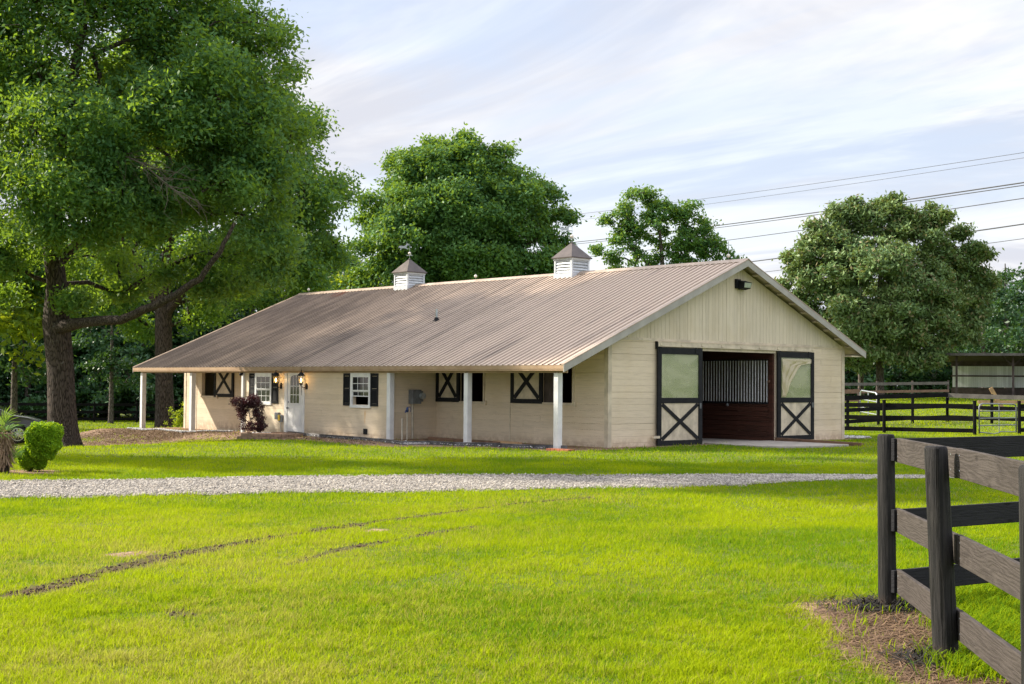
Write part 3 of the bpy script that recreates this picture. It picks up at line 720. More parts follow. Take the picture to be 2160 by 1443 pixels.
def planks(mb, plane, c, u0, u1, z0, z1, openings=(), pitch=.178, out=-1, th=.022, topf=None):
    """horizontal boards laid one above another with small gaps, cut round the openings"""
    z = z0
    while z < z1-.02:
        gap = random.choice((.002, .003, .003, .004, .006, .010)); zt = min(z+pitch-gap, z1)
        cuts = sorted({z, zt}|{q for o in openings for q in o[2:] if z < q < zt})
        for za, zb in zip(cuts[:-1], cuts[1:]):
            segs = [(u0, u1)]
            for a, b, p, q in openings:
                if za < q-1e-6 and zb > p+1e-6:
                    ns = []
                    for s, e in segs:
                        if b <= s or a >= e: ns.append((s, e)); continue
                        if a > s: ns.append((s, a))
                        if b < e: ns.append((b, e))
                    segs = ns
            for s, e in segs:
                if e-s < .02: continue
                k = s
                while k < e:       # butt joints between boards
                    ke = min(k+random.uniform(2.4, 4.9), e)
                    if e-ke < .5: ke = e
                    j = random.uniform(-.002, .003); d0, d1 = c, c+out*(th+j)
                    if plane == 'x': mb.box(d0, d1, k, ke-.002, za, zb)
                    else: mb.box(k, ke-.002, d0, d1, za, zb)
                    k = ke
        z += pitch
def backing(mb, plane, c, th, u0, u1, z0, z1, openings=()):
    """solid wall behind the boards with the same openings"""
    us = sorted({u0, u1}|{q for o in openings for q in o[:2]}); zs = sorted({z0, z1}|{q for o in openings for q in o[2:]})
    for a, b in zip(us[:-1], us[1:]):
        for p, q in zip(zs[:-1], zs[1:]):
            if any(a >= o[0]-1e-6 and b <= o[1]+1e-6 and p >= o[2]-1e-6 and q <= o[3]+1e-6 for o in openings): continue
            if plane == 'x': mb.box(c, c+th, a, b, p, q)
            else: mb.box(a, b, c, c+th, p, q)

STALL = [(1.36, 2.62, 1.21, 2.42), (5.21, 6.42, 1.19, 2.42)]
STALLF = [(21.1, 22.25, 1.17, 2.38)]
FRONT = [(3.88, 7.52, -.3, 2.80)]
OFFW = [(8.53, 9.43, 1.04, 2.0), (14.24, 15.14, 1.04, 2.0), (12.24, 13.18, .02, 2.04)]
mb = MB()
planks(mb, 'y', -.0, .10, XW-.09, -.06, 3.03, FRONT); wf = mb.build('wall', MAT['wall'], barn); wf['label'] = 'cream board front wall with the wide doorway'
mb = MB(); backing(mb, 'y', .001, .12, 0.02, XW-.02, -.3, 3.03, FRONT); mb.build('wall_core', MAT['trim'], barn)
mb = MB()
planks(mb, 'x', 0.0, .09, 7.5, -.06, 3.02, STALL); planks(mb, 'x', 0.0, 15.95, LB-.08, -.22, 3.02, STALLF)
backing(mb, 'x', .001, .12, .125, LB, -.4, 3.02, STALL+STALLF+[(7.6, 15.8, -.4, 2.3)])
mb.build('wall', MAT['wall'], barn)['label'] = 'cream board stall wall under the porch'
mb = MB()
planks(mb, 'x', PX, 7.6, 15.86, -.06, 2.06, OFFW); backing(mb, 'x', PX+.001, .12, 7.5, 15.93, -.4, 2.2, OFFW)
planks(mb, 'y', 7.5, PX+.09, -.02, -.06, 2.2); planks(mb, 'y', 7.5, -1.0, -.02, 2.2, 2.62); backing(mb, 'y', 7.501, .12, PX+.13, 0, -.4, 2.27); backing(mb, 'y', 7.501, .12, -1.1, 0, 2.27, 2.62)
backing(mb, 'y', 15.8, .12, PX+.13, 0, -.4, 2.3)
mb.build('wall', MAT['wall'], barn)['label'] = 'cream office wall standing out to the porch edge'
mb = MB(); planks(mb, 'x', XW, .0, LB, -.1, 2.86, (), out=1); backing(mb, 'x', XW-.121, .12, .125, LB, -.4, 3.0)
backing(mb, 'y', LB-.12, .119, .13, XW-.125, -.4, 3.0); planks(mb, 'y', LB, .0, XW, -.2, 3.02, (), out=1)
mb.build('wall', MAT['wall'], barn)['label'] = 'cream back and far side walls'
# upright gable boards
def gable(y, out):
    mb = MB(); x = .06; ztop = lambda x: min(zroof(x)-.16, zroof(x)-.16)
    while x < XW-.06:
        wd = random.choice((.14, .15, .17, .19)) if y < 1 else .6
        xe = min(x+wd, XW-.06); g_ = random.choice((.003, .005, .007, .010)); j = random.uniform(0, .004)
        poly = [(x, 3.05), (xe-g_, 3.05), (xe-g_, ztop(xe-g_))]
        if x < XR < xe: poly.append((XR, ztop(XR)))
        poly.append((x, ztop(x)))
        if ztop(x) > 3.06 and ztop(xe-g_) > 3.06: mb.prism(poly, y, y+out*(.022+j), 'y')
        x = xe
    poly = [(.0, 3.03), (XW, 3.03), (XW, zroof(XW)-.15), (XR, ZR-.15), (0, zroof(0)-.15)]
    mb.prism(poly, y-out*.001, y-out*.06, 'y'); return mb
gable(0.0, -1).build('gable', MAT['gable'], barn)
gable(LB, 1).build('gable', MAT['gable'], barn)
# trims
for q_ in ((-.045, .10, -.045, -.0, -.08, 3.02),
          (-.045, -.001, 0.0, .10, -.08, 3.06),
          (XW-.10, XW+.05, -.045, 0.0, -.08, 3.0),
          (XW, XW+.05, 0.0, .12, -.08, 2.9),
          (-.02, XW-.02, -.036, -.0225, 3.0, 3.07),
          (-.04, 0.0, LB-.12, LB+.04, -.25, 3.0),
          (-.035, 0.0, 22.62, 22.70, -.2, 2.3),
          (PX-.001, PX+.09, 7.46, 7.5, -.06, 2.06),
          (PX-.035, PX, 7.5, 7.58, -.06, 2.06),
          (PX-.035, PX-.001, 15.85, 15.95, -.1, 2.06),
          (-.035, -.001, 3.98, 4.02, -.05, 1.2)):
    mb = MB(); mb.box(*q_); mb.build('corner_trim', MAT['trim'], barn)
# stall window sills and trims
for a, b, p, q in STALL+STALLF:
    mb = MB(); mb.box(-.07, -.022, a-.10, b+.02, p-.07, p-.0); mb.box(-.055, -.022, a-.06, a, p, q); mb.box(-.09, -.022, a-.15, a-.08, p-.10, p+.03); mb.build('window_sill', MAT['trim'], barn)
# dark inner room of each part of the barn is closed by the walls; partitions stop light
mb = MB(); mb.box(.2, 3.80, 4.0, 4.05, -.1, 3.0); mb.box(.2, 3.8, 7.8, 7.85, -.1, 3.0); mb.box(3.80, 3.86, .13, 19, -.1, 3.1); mb.box(.2, 3.8, 19.6, 19.65, -.1, 3.0)
mb.box(7.65, 11.0, 4.2, 4.25, -.1, 3.0); mb.box(3.9, 7.4, 21.0, 21.1, -.1, 4); mb.box(.13, 11.1, .13, 23.4, 2.98, 3.02); mb.build('stall_partition', MAT['mahogany'], barn)
mb = MB(); mb.box(.13, XW-.13, .10, LB-.13, -.1, .012); mb.build('aisle_floor', MAT['concrete'], barn)

# aisle side with stall front, bars
mb = MB(); z = .0
while z < 1.16:
    mb.box(7.45, 7.50, .16, 8.0, z+.01, min(z+.152, 1.16)); z += .155
mb.box(7.43, 7.52, -.0, .16, 0, 2.80); mb.box(7.44, 7.5, 2.95, 3.08, 0, 2.6); mb.box(7.44, 7.50, .16, 8, 2.58, 2.98)
sf = mb.build('stall_front', MAT['mahogany'], barn)
mb = MB(); mb.box(7.43, 7.49, .17, 8.0, 1.17, 1.23); mb.box(7.43, 7.49, .17, 8.0, 2.54, 2.575); mb.build('stall_rail', MAT['black'], sf)
mb = MB()
for k in range(62): mb.tube([(7.46, .24+k*.112, 1.22), (7.46, .24+k*.112, 2.55)], .016, 6)
mb.build('bars', MAT['bars'], sf)
mb = MB(); mb.lathe((7.41, 1.77, 1.07), [(.005, 0), (.045, .02), (.05, .06), (.03, .1), (.005, .11)], 10); mb.build('latch', MAT['metal'], sf, True)
mb = MB(); mb.tube([(7.43, .14, 1.88), (7.39, .14, 1.88)], .045, 12); mb.build('hook', MAT['timber'], sf)

# header box over the sliding doors
mb = MB(); mb.box(1.93, 9.42, -.13, -.030, 2.845, 2.98); mb.box(1.9, 9.45, -.135, -.13, 2.965, 2.985); mb.box(3.88, 7.52, -.06, .0, 2.76, 2.84)
for k in range(9):
    x = 2.0+k*.915; mb.box(x, x+.03, -.142, -.1305, 2.88, 2.96); mb.box(x, x+.10, -.142, -.1305, 2.875, 2.89)
mb.build('door_track', MAT['trim'], barn)
mb = MB(); mb.box(1.90, 1.93, -.13, -.03, 2.78, 2.99); mb.build('track_end', MAT['black'], barn)

def sliding_door(x0, x1, z0, label, loose):
    y0, y1 = -.135, -.085; mb = MB(); sw = .165
    mb.box(x0, x0+sw, y0, y1, z0, 2.83); mb.box(x1-sw, x1, y0, y1, z0, 2.83)
    mb.box(x0+sw, x1-sw, y0+.002, y1, 2.635, 2.82); mb.box(x0+sw, x1-sw, y0+.002, y1, 1.22, 1.375); mb.box(x0+sw, x1-sw, y0+.002, y1, z0, z0+.15)
    mb.box(x0+.05, x0+.11, y0-.012, y0, 2.68, 2.84); mb.box(x1-.34, x1-.28, y0-.012, y0, 2.68, 2.84)
    d = mb.build('sliding_door', MAT['black'], barn, bevel=.004); d['label'] = label
    mb = MB(); x = x0+sw
    while x < x1-sw-.01:
        mb.box(x, min(x+.117, x1-sw)-.003, y0+.022, y0+.036, z0+.14, 1.23); x += .117
    mb.build('door_panel', MAT['trim'], d)
    mb = MB(); a, b, p, q = x0+sw, x1-sw, z0+.15, 1.22
    cxm, czm = (a+b)/2, (p+q)/2
    for (sx, sz) in ((-1, -1), (1, 1)):
        pass
    w2 = .055
    def brace(ax, az, bx, bz, yy):
        v = Vector((bx-ax, 0, bz-az)).normalized(); n = Vector((-v.z, 0, v.x))*w2
        mb.add([(ax+n.x, yy, az+n.z), (ax-n.x, yy, az-n.z), (bx-n.x, yy, bz-n.z), (bx+n.x, yy, bz+n.z), (ax+n.x, yy+.018, az+n.z), (ax-n.x, yy+.018, az-n.z), (bx-n.x, yy+.018, bz-n.z), (bx+n.x, yy+.018, bz+n.z)],
               [(0, 1, 2, 3), (7, 6, 5, 4), (0, 4, 5, 1), (1, 5, 6, 2), (2, 6, 7, 3), (3, 7, 4, 0)])
    brace(a+.035, p+.035, b-.035, q-.035, y0+.004); brace(a+.035, q-.035, b-.035, p+.035, y0-.001)
    mb.build('cross_brace', MAT['black'], d)
    mb = MB(); mb.box(a-.01, b+.01, y0+.026, y0+.032, 1.37, 2.64); mb.build('pane', MAT['plexi'], d)
    if loose:   # torn plastic film hanging in folds on the pane
        n1_, n2_ = 26, 20; V = []; 
        for j in range(n2_):
            for i in range(n1_):
                u, v = i/(n1_-1), j/(n2_-1); wdt = (.16+.62*(v**1.6)) if v < .86 else .98
                x = a+.02+(b-a-.04)*u*min(wdt, 1); z = 1.40+(2.60-1.40)*v
                V.append((x, y0-.004-.028*abs(math.sin(u*9+v*3.2+math.sin(v*5)*1.3))-.01*math.sin(v*17+u*5), z))
        ids = np.arange(n1_*n2_).reshape(n2_, n1_); Fq = np.stack([ids[:-1, :-1], ids[:-1, 1:], ids[1:, 1:], ids[1:, :-1]], -1).reshape(-1, 4)
        f = mesh_np('loose_film', V, Fq, MAT['film'], d, None, True)
        so_ = f.modifiers.new('s', 'SOLIDIFY'); so_.thickness = .002
    mb = MB(); mb.box(x1-.14, x1-.10, y0-.04, y0, 1.06, 1.22); mb.build('handle', MAT['metal'], d)
    return d
sliding_door(1.91, 3.88, .0, 'left sliding door with smooth clear pane over a black cross brace', False)
sliding_door(7.53, 9.45, .03, 'right sliding door with crumpled plastic film over a black cross brace', True)
mb = MB(); mb.box(1.72, 1.98, -.16, -.10, .22, .29); mb.build('door_stop', MAT['trim'], barn)

def stall_shutter(y0, y1, z0, z1, x):
    mb = MB(); s = .135; mb.box(x-.05, x, y0, y0+s, z0, z1); mb.box(x-.05, x, y1-s, y1, z0, z1); mb.box(x-.048, x, y0+s, y1-s, z0, z0+.13); mb.box(x-.048, x, y0+s, y1-s, z1-.12, z1)
    d = mb.build('stall_shutter', MAT['black'], barn)
    mb = MB(); mb.box(x-.028, x-.01, y0+s-.01, y1-s+.01, z0+.12, z1-.11); mb.build('shutter_panel', MAT['trim'], d)
    mb = MB(); a, b, p, q = y0+s, y1-s, z0+.13, z1-.12
    def brace(ay, az, by, bz, xx):
        v = Vector((0, by-ay, bz-az)).normalized(); n = Vector((0, -v.z, v.y))*.062
        mb.add([(xx, ay+n.y, az+n.z), (xx, ay-n.y, az-n.z), (xx, by-n.y, bz-n.z), (xx, by+n.y, bz+n.z), (xx+.016, ay+n.y, az+n.z), (xx+.016, ay-n.y, az-n.z), (xx+.016, by-n.y, bz-n.z), (xx+.016, by+n.y, bz+n.z)],
               [(3, 2, 1, 0), (4, 5, 6, 7), (1, 5, 4, 0), (2, 6, 5, 1), (3, 7, 6, 2), (0, 4, 7, 3)])
    brace(a+.03, p+.03, b-.03, q-.03, x-.046); brace(a+.03, q-.03, b-.03, p+.03, x-.051)
    mb.build('cross_brace', MAT['black'], d); return d
stall_shutter(2.57, 3.94, 1.17, 2.45, -.03)['label'] = 'crossed stall shutter nearest the front corner'
stall_shutter(6.31, 7.46, 1.16, 2.45, -.03)['label'] = 'crossed stall shutter beside the electric meter wall'
stall_shutter(19.77, 21.22, 1.13, 2.42, -.03)['label'] = 'crossed stall shutter at the far left end'
# dark sliding leaf half behind the first stall opening
mb = MB(); mb.box(.03, .05, 1.9, 2.6, 1.2, 2.42); mb.build('inner_shutter', MAT['shedwood'], barn)

# ---------------- roof
def slope(x0, x1):
    """ribbed sheet: ribs run down the slope"""
    mb = MB(); prof = []; y = Y0; p = .2286
    while y < Y1-.01:
        prof += [(y, 0), (min(y+p*.5-.024, Y1), 0), (min(y+p*.5-.014, Y1), .034), (min(y+p*.5+.014, Y1), .034), (min(y+p*.5+.024, Y1), 0)]; y += p
    prof.append((Y1, 0)); n = len(prof); vs = []
    for x in (x0, x1): vs += [(x, q, zroof(x)+h) for q, h in prof]
    mb.add(vs, [(i, i+1, n+i+1, n+i) for i in range(n-1)]); 
    return mb
mb = slope(XE-.03, XR); mr = slope(XR, XF)
b_ = len(mb.v); mb.v += mr.v; mb.f += [tuple(i+b_ for i in f) for f in mr.f]
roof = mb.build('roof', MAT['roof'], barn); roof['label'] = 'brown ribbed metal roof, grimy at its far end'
mb = MB()       # deck under the sheets
for x0, x1 in ((XE, XR), (XR, XF)):
    mb.add([(x0, Y0+.03, zroof(x0)-.006), (x1, Y0+.03, zroof(x1)-.006), (x1, Y1-.03, zroof(x1)-.006), (x0, Y1-.03, zroof(x0)-.006),
            (x0, Y0+.03, zroof(x0)-.05), (x1, Y0+.03, zroof(x1)-.05), (x1, Y1-.03, zroof(x1)-.05), (x0, Y1-.03, zroof(x0)-.05)],
           [(0, 1, 2, 3), (7, 6, 5, 4), (0, 4, 5, 1), (1, 5, 6, 2), (2, 6, 7, 3), (3, 7, 4, 0)])
mb.build('roof_deck', MAT['trim'], barn)
def rafter(p, q, w_, t_, sd_):
    mb = MB(); mb.bar(p, q, w_, t_, sd_); mb.build('rafter', MAT['trim'], barn)
for x in np.arange(.2, XF-.1, .62): rafter((x, Y0+.04, zroof(x)-.10), (x, -.03, zroof(x)-.10), .09, .05, (1, 0, M_ if x < XR else -M_))
for y in np.arange(.9, 6, 1.2): rafter((XW+.02, y, zroof(XW)-.10), (XF-.03, y, zroof(XF-.03)-.10), .05, .10, (0, 1, 0))
mb = MB(); mb.box(XW+.05, XF-.06, Y0+.06, -.05, zroof(XF)-.15, zroof(XF)-.11); mb.build('soffit', MAT['trim'], barn)
for y, o in ((Y0, -1), (Y1, 1)):       # rake boards at both gables
    for x0, x1 in ((XE-.02, XR), (XR, XF)):
        mb = MB()
        za, zb = zroof(x0), zroof(x1)
        ya, yb = sorted((y, y+o*.03)); 
        mb.add([(x0, ya, za-.19), (x1, ya, zb-.19), (x1, ya, zb+.0), (x0, ya, za+.0), (x0, yb, za-.19), (x1, yb, zb-.19), (x1, yb, zb+.0), (x0, yb, za+.0)],
               [(0, 1, 2, 3), (7, 6, 5, 4), (0, 4, 5, 1), (1, 5, 6, 2), (2, 6, 7, 3), (3, 7, 4, 0)])
        mb.build('rake_board', MAT['rake'], barn)
for y, o in ((Y0, -1), (Y1, 1)):       # metal edge strip lying on the rakes
    for x0, x1 in ((XE-.02, XR), (XR, XF)):
        mb = MB()
        za, zb = zroof(x0)+.004, zroof(x1)+.004; ya, yb = sorted((y+o*.036, y-o*.09))
        mb.add([(x0, ya, za), (x1, ya, zb), (x1, yb, zb), (x0, yb, za), (x0, ya, za+.028), (x1, ya, zb+.028), (x1, yb, zb+.028), (x0, yb, za+.028)],
               [(3, 2, 1, 0), (4, 5, 6, 7), (0, 1, 5, 4), (1, 2, 6, 5), (2, 3, 7, 6), (3, 0, 4, 7)])
        mb.build('rake_trim', MAT['ridgecap'], barn)
mb = MB()       # ridge cap
for s in (-1, 1):
    xa = XR+s*.19; mb.add([(XR, Y0-.05, ZR+.055), (XR, Y1+.03, ZR+.055), (xa, Y1+.03, zroof(xa)+.030), (xa, Y0-.05, zroof(xa)+.030),
                           (XR, Y0-.05, ZR+.035), (XR, Y1+.03, ZR+.035), (xa, Y1+.03, zroof(xa)+.012), (xa, Y0-.05, zroof(xa)+.012)],
                          [(0, 1, 2, 3), (7, 6, 5, 4), (0, 4, 5, 1), (1, 5, 6, 2), (2, 6, 7, 3), (3, 7, 4, 0)])
mb.build('ridge_cap', MAT['ridgecap'], barn)
mb = MB(); mb.box(XE-.022, XE+.002, Y0+.0, Y1, ZE-.115, ZE-.008); mb.box(XE-.012, XE+.002, Y0, Y1, ZE-.16, ZE-.117); mb.build('eave_board', MAT['fascia'], barn)
mb = MB(); mb.box(XF-.002, XF+.02, Y0, Y1, zroof(XF)-.13, zroof(XF)-.005); mb.build('eave_board', MAT['rake'], barn)
mb = MB(); mb.box(PX-.06, PX-.02, Y0+.05, Y1-.3, 2.045, 2.21); mb.box(PX-.02, PX+.08, -.02, 7.44, 2.05, 2.25); mb.box(PX-.02, PX+.08, 16.0, 23.7, 2.05, 2.25)
mb.build('porch_beam', MAT['fascia'], barn)
for y, zb in ((.05, .0), (3.77, .0), (7.44, .0), (15.98, -.1), (19.64, -.16), (23.55, -.18)):
    mb = MB(); s = .085 if y not in (15.98,) else .06
    mb.box(PX-.10, PX-.10+2*s, y-s, y+s, zb-.15, 2.044); mb.build('porch_post', MAT['white'], barn, bevel=.006)
# small wall between deck and wall top behind the beam
for y in np.arange(.9, 23.5, .61): rafter((XE+.05, y, zroof(XE+.05)-.12), (-.03, y, zroof(-.03)-.12), .04, .13, (0, 1, 0))

# ---------------- office windows, shutters, door
def sash_window(y0, y1, z0, z1, label, raised):
    x = PX-.022; mb = MB(); s = .085
    mb.box(x-.035, x+.03, y0, y0+s, z0, z1); mb.box(x-.035, x+.03, y1-s, y1, z0, z1); mb.box(x-.035, x+.03, y0+s, y1-s, z1-.14, z1); mb.box(x-.045, x+.03, y0-.01, y1+.01, z0-.02, z0+.07)
    f = mb.build('window', MAT['white'], barn, bevel=.004); f['label'] = label
    a, b, p, q = y0+s, y1-s, z0+.07, z1-.14; zm = (p+q)/2
    mb = MB(); t = .03
    def sash(xa, p, q, rows, cols=3):
        mb.box(xa, xa+.02, a, a+t, p, q); mb.box(xa, xa+.02, b-t, b, p, q); mb.box(xa, xa+.02, a+t, b-t, p, p+t); mb.box(xa, xa+.02, a+t, b-t, q-t, q)
        for k in range(1, cols): c = a+(b-a)*k/cols; mb.box(xa+.003, xa+.018, c-.009, c+.009, p+t, q-t)
        for k in range(1, rows): c = p+(q-p)*k/rows; mb.box(xa+.004, xa+.017, a+t, b-t, c-.009, c+.009)
    sash(x-.024, zm-.01, q, 2)
    if raised: sash(x-.001, zm-.19, zm-.012, 1)
    else: sash(x-.001, p, zm-.012, 2)
    mb.build('sash', MAT['white'], f)
    mb = MB(); mb.box(x-.012, x-.009, a, b, zm, q)
    if not raised: mb.box(x+.008, x+.011, a, b, p, zm)
    else: mb.box(x+.008, x+.011, a, b, zm-.19, zm)
    mb.build('pane', MAT['glass'], f)
    if not raised:
        mb = MB(); mb.box(x+.035, x+.04, a, b, p, zm); mb.build('blind', MAT['rake'], f)
    return f
sash_window(8.45, 9.51, .96, 2.08, 'white sash window standing half open right of the door', True)
sash_window(14.16, 15.22, .96, 2.08, 'white sash window closed, behind the purple shrub', False)
def shutter(y0, y1, z0, z1):
    x = PX-.024; mb = MB(); s = .05
    mb.box(x-.03, x, y0, y0+s, z0, z1); mb.box(x-.03, x, y1-s, y1, z0, z1)
    for p, q in ((z0, z0+.08), (z0+(z1-z0)*.47, z0+(z1-z0)*.53), (z1-.08, z1)): mb.box(x-.029, x, y0+s, y1-s, p, q)
    sh = mb.build('shutter', MAT['black'], barn)
    mb = MB(); z = z0+.09
    while z < z1-.09:
        if not (z0+(z1-z0)*.46 < z < z0+(z1-z0)*.53): mb.add([(x-.024, y0+s, z), (x-.024, y1-s, z), (x-.004, y1-s, z+.030), (x-.004, y0+s, z+.030), (x-.019, y0+s, z-.004), (x-.019, y1-s, z-.004), (x, y1-s, z+.026), (x, y0+s, z+.026)], [(0, 1, 2, 3), (7, 6, 5, 4), (0, 4, 5, 1), (1, 5, 6, 2), (2, 6, 7, 3), (3, 7, 4, 0)])
        z += .034
    mb.build('slats', MAT['black'], sh)
for a in ((9.53, 9.9), (8.05, 8.43), (15.24, 15.6), (13.74, 14.14)): shutter(a[0], a[1], 1.0, 2.03)
# door
x = PX-.022
mb = MB(); mb.box(x-.03, x+.03, 12.14, 12.25, .04, 2.08); mb.box(x-.03, x+.03, 13.17, 13.33, .04, 2.08); mb.box(x-.03, x+.03, 12.25, 13.17, 2.03, 2.08)
df = mb.build('door_frame', MAT['white'], barn); 
mb = MB(); mb.box(x-.012, x+.03, 12.26, 13.16, .07, 2.03)
for p0, p1 in ((12.36, 12.66), (12.76, 13.06)):
    mb.box(x-.020, x-.012, p0, p1, .25, .87); 
    mb.box(x-.026, x-.020, p0+.05, p1-.05, .30, .82)
door = mb.build('door', MAT['white'], barn, bevel=.003)
poly = [(12.44, 1.03), (12.98, 1.03), (12.98, 1.86)]+[(12.71+.27*math.cos(t), 1.86+.11*math.sin(t)) for t in np.linspace(.2, math.pi-.2, 9)]+[(12.44, 1.86)]
mb = MB(); mb.prism(poly, x-.016, x-.0125, 'x'); mb.build('pane', MAT['glass'], door)
mb = MB()
for c in (12.62, 12.80): mb.box(x-.024, x-.0165, c-.009, c+.009, 1.03, 1.96)
for c in (1.31, 1.60): mb.box(x-.023, x-.0165, 12.44, 12.98, c-.009, c+.009)
mb.box(x-.024, x-.0125, 12.40, 13.02, .99, 1.03); mb.box(x-.024, x-.0125, 12.40, 12.44, 1.03, 1.87); mb.box(x-.024, x-.0125, 12.98, 13.02, 1.03, 1.87); mb.build('glazing_bar', MAT['white'], door)
mb = MB(); mb.tube([(x-.012, 13.08, .86), (x-.07, 13.08, .86)], .018, 8); mb.lathe((x-.075, 13.08, .83), [(.004, 0), (.032, .01), (.032, .05), (.004, .06)], 10); mb.build('knob', MAT['metal'], door, True)
mb = MB(); mb.tube([(x-.012, 13.08, 1.06), (x-.03, 13.08, 1.06)], .028, 10); mb.build('lock', MAT['metal'], door, True)
mb = MB(); mb.box(PX-.45, PX-.06, 12.1, 13.5, -.05, .045); mb.build('door_step', MAT['timber'], barn)

# ---------------- wall lamps (lit)
def wall_lamp(y, z, label, rod):
    cx_, cy_ = PX-.25, y+.0
    mb = MB(); mb.tube([(PX-.02, y, z), (PX-.055, y, z)], .062, 14); mb.v = [(a, b, (c-z)*1.7+z) for a, b, c in mb.v]
    mb.tube([(PX-.05, y, z), (PX-.12, y, z-.05), (PX-.20, y, z-.03), (cx_, y, z+.02), (cx_, y, z+.08)], [.014, .014, .014, .016, .03], 8)
    mb.tube([(PX-.06, y, z-.05), (PX-.10, y, z-.12), (PX-.15, y, z-.10), (PX-.13, y, z-.06)], .008, 6)
    mb.lathe((cx_, cy_, z), [(.01, .03), (.05, .06), (.06, .09), (.075, .10)], 6)
    mb.lathe((cx_, cy_, z), [(.135, .34), (.13, .355), (.10, .40), (.05, .45), (.015, .475), (.012, .50), (.02, .51), (.004, .545)], 12)
    for k in range(6):
        a = 2*math.pi*(k+.5)/6; mb.tube([(cx_+.07*math.cos(a), cy_+.07*math.sin(a), z+.10), (cx_+.12*math.cos(a), cy_+.12*math.sin(a), z+.345)], .006, 5)
    if rod: mb.tube([(cx_+.02, y, z-.02), (cx_+.02, y, z-.30)], [.012, .006], 6); mb.tube([(cx_, y, z+.54), (cx_, y, z+.60)], .006, 6)
    l = mb.build('wall_lamp', MAT['black'], barn); l['label'] = label
    mb = MB(); mb.lathe((cx_, cy_, z), [(.066, .105), (.112, .338)], 6); mb.f = mb.f[:-2]; mb.build('lamp_glass', MAT['clearglass'], l)
    mb = MB(); mb.lathe((cx_, cy_, z), [(.008, .13), (.022, .16), (.030, .20), (.022, .24), (.006, .27)], 10); mb.build('bulb', MAT['bulb'], l, True)
    pl = bpy.data.lights.new('lamp_light', 'POINT'); pl.energy = 7.0; pl.color = (1, .55, .18); pl.shadow_soft_size = .035
    po = bpy.data.objects.new('lamp_light', pl); C.objects.link(po); po.parent = l; po.location = Vector((cx_, cy_, z+.2))-world_loc(l)
wall_lamp(13.56, 1.60, 'lit black lantern between the left window and the door', False)
wall_lamp(12.02, 1.60, 'lit black lantern right of the white door', True)
# flood light in the gable
mb = MB(); mb.box(5.50, 5.72, -.10, -.024, 4.70, 4.98); mb.add([(5.58, -.32, 4.88), (5.98, -.32, 4.88), (5.98, -.06, 4.95), (5.58, -.06, 4.95), (5.60, -.28, 4.70), (5.96, -.28, 4.70), (5.96, -.08, 4.66), (5.60, -.08, 4.66)],
    [(0, 1, 2, 3), (7, 6, 5, 4), (0, 4, 5, 1), (1, 5, 6, 2), (2, 6, 7, 3), (3, 7, 4, 0)])
fl = mb.build('flood_light', MAT['black'], barn, bevel=.01)
mb = MB(); mb.add([(5.615, -.318, 4.865), (5.945, -.318, 4.865), (5.93, -.287, 4.72), (5.63, -.287, 4.72), (5.615, -.328, 4.865), (5.945, -.328, 4.865), (5.93, -.297, 4.72), (5.63, -.297, 4.72)], [(0, 1, 2, 3), (7, 6, 5, 4), (0, 4, 5, 1), (1, 5, 6, 2), (2, 6, 7, 3), (3, 7, 4, 0)])
mb.build('lens', MAT['galv'], fl)
# meter
mb = MB(); mb.box(-1.15, -.80, 7.26, 7.48, 1.09, 1.53); mb.box(-.80, -.70, 7.30, 7.46, 1.16, 1.49); mt = mb.build('electric_meter', MAT['metal'], barn, bevel=.012)
mb = MB(); mb.tube([(-.80, 7.28, 1.34), (-.80, 7.16, 1.34)], .095, 16); mb.build('dial', MAT['galv'], mt)
mb = MB(); mb.tube([(-1.05, 7.40, 1.09), (-1.03, 7.40, -.1)], .032, 10); mb.build('conduit', MAT['pipe'], mt)
mb = MB(); mb.box(PX-.12, PX-.023, 13.62, 13.83, .46, .70); mb.box(PX-.10, PX-.023, 13.42, 13.6, .38, .62); ob = mb.build('outlet_box', MAT['metal'], barn, bevel=.01)
mb = MB(); mb.box(PX-.135, PX-.101, 13.50, 13.59, .42, .62); mb.build('outlet_cover', MAT['yellow'], ob)
mb = MB(); mb.tube([(PX-.06, 13.52, .38), (PX-.06, 13.52, -.05)], .02, 8); mb.build('conduit', MAT['pipe'], ob)
mb = MB(); mb.box(PX-.05, PX-.023, 8.60, 8.79, .12, .29)
for k in range(3): mb.box(PX-.06, PX-.05, 8.62, 8.77, .145+k*.045, .165+k*.045)
mb.build('wall_vent', MAT['black'], barn)
mb = MB(); mb.tube([(PX-.18, 15.96, 1.99), (PX-.10, 15.96, 2.02)], .045, 10); mb.lathe((PX-.18, 15.96, 1.94), [(.004, 0), (.05, .02), (.055, .06), (.03, .1)], 10); mb.build('security_camera', MAT['black'], barn, True)
# vent pipe on the roof
mb = MB(); mb.lathe((1.67, 9.6, 3.84), [(.17, -.06), (.10, .02), (.055, .12)], 12); vp = mb.build('vent_pipe', MAT['black'], barn)
mb = MB(); mb.tube([(1.67, 9.6, 3.9), (1.67, 9.6, 4.24)], .038, 10); mb.build('pipe', MAT['galv'], vp)

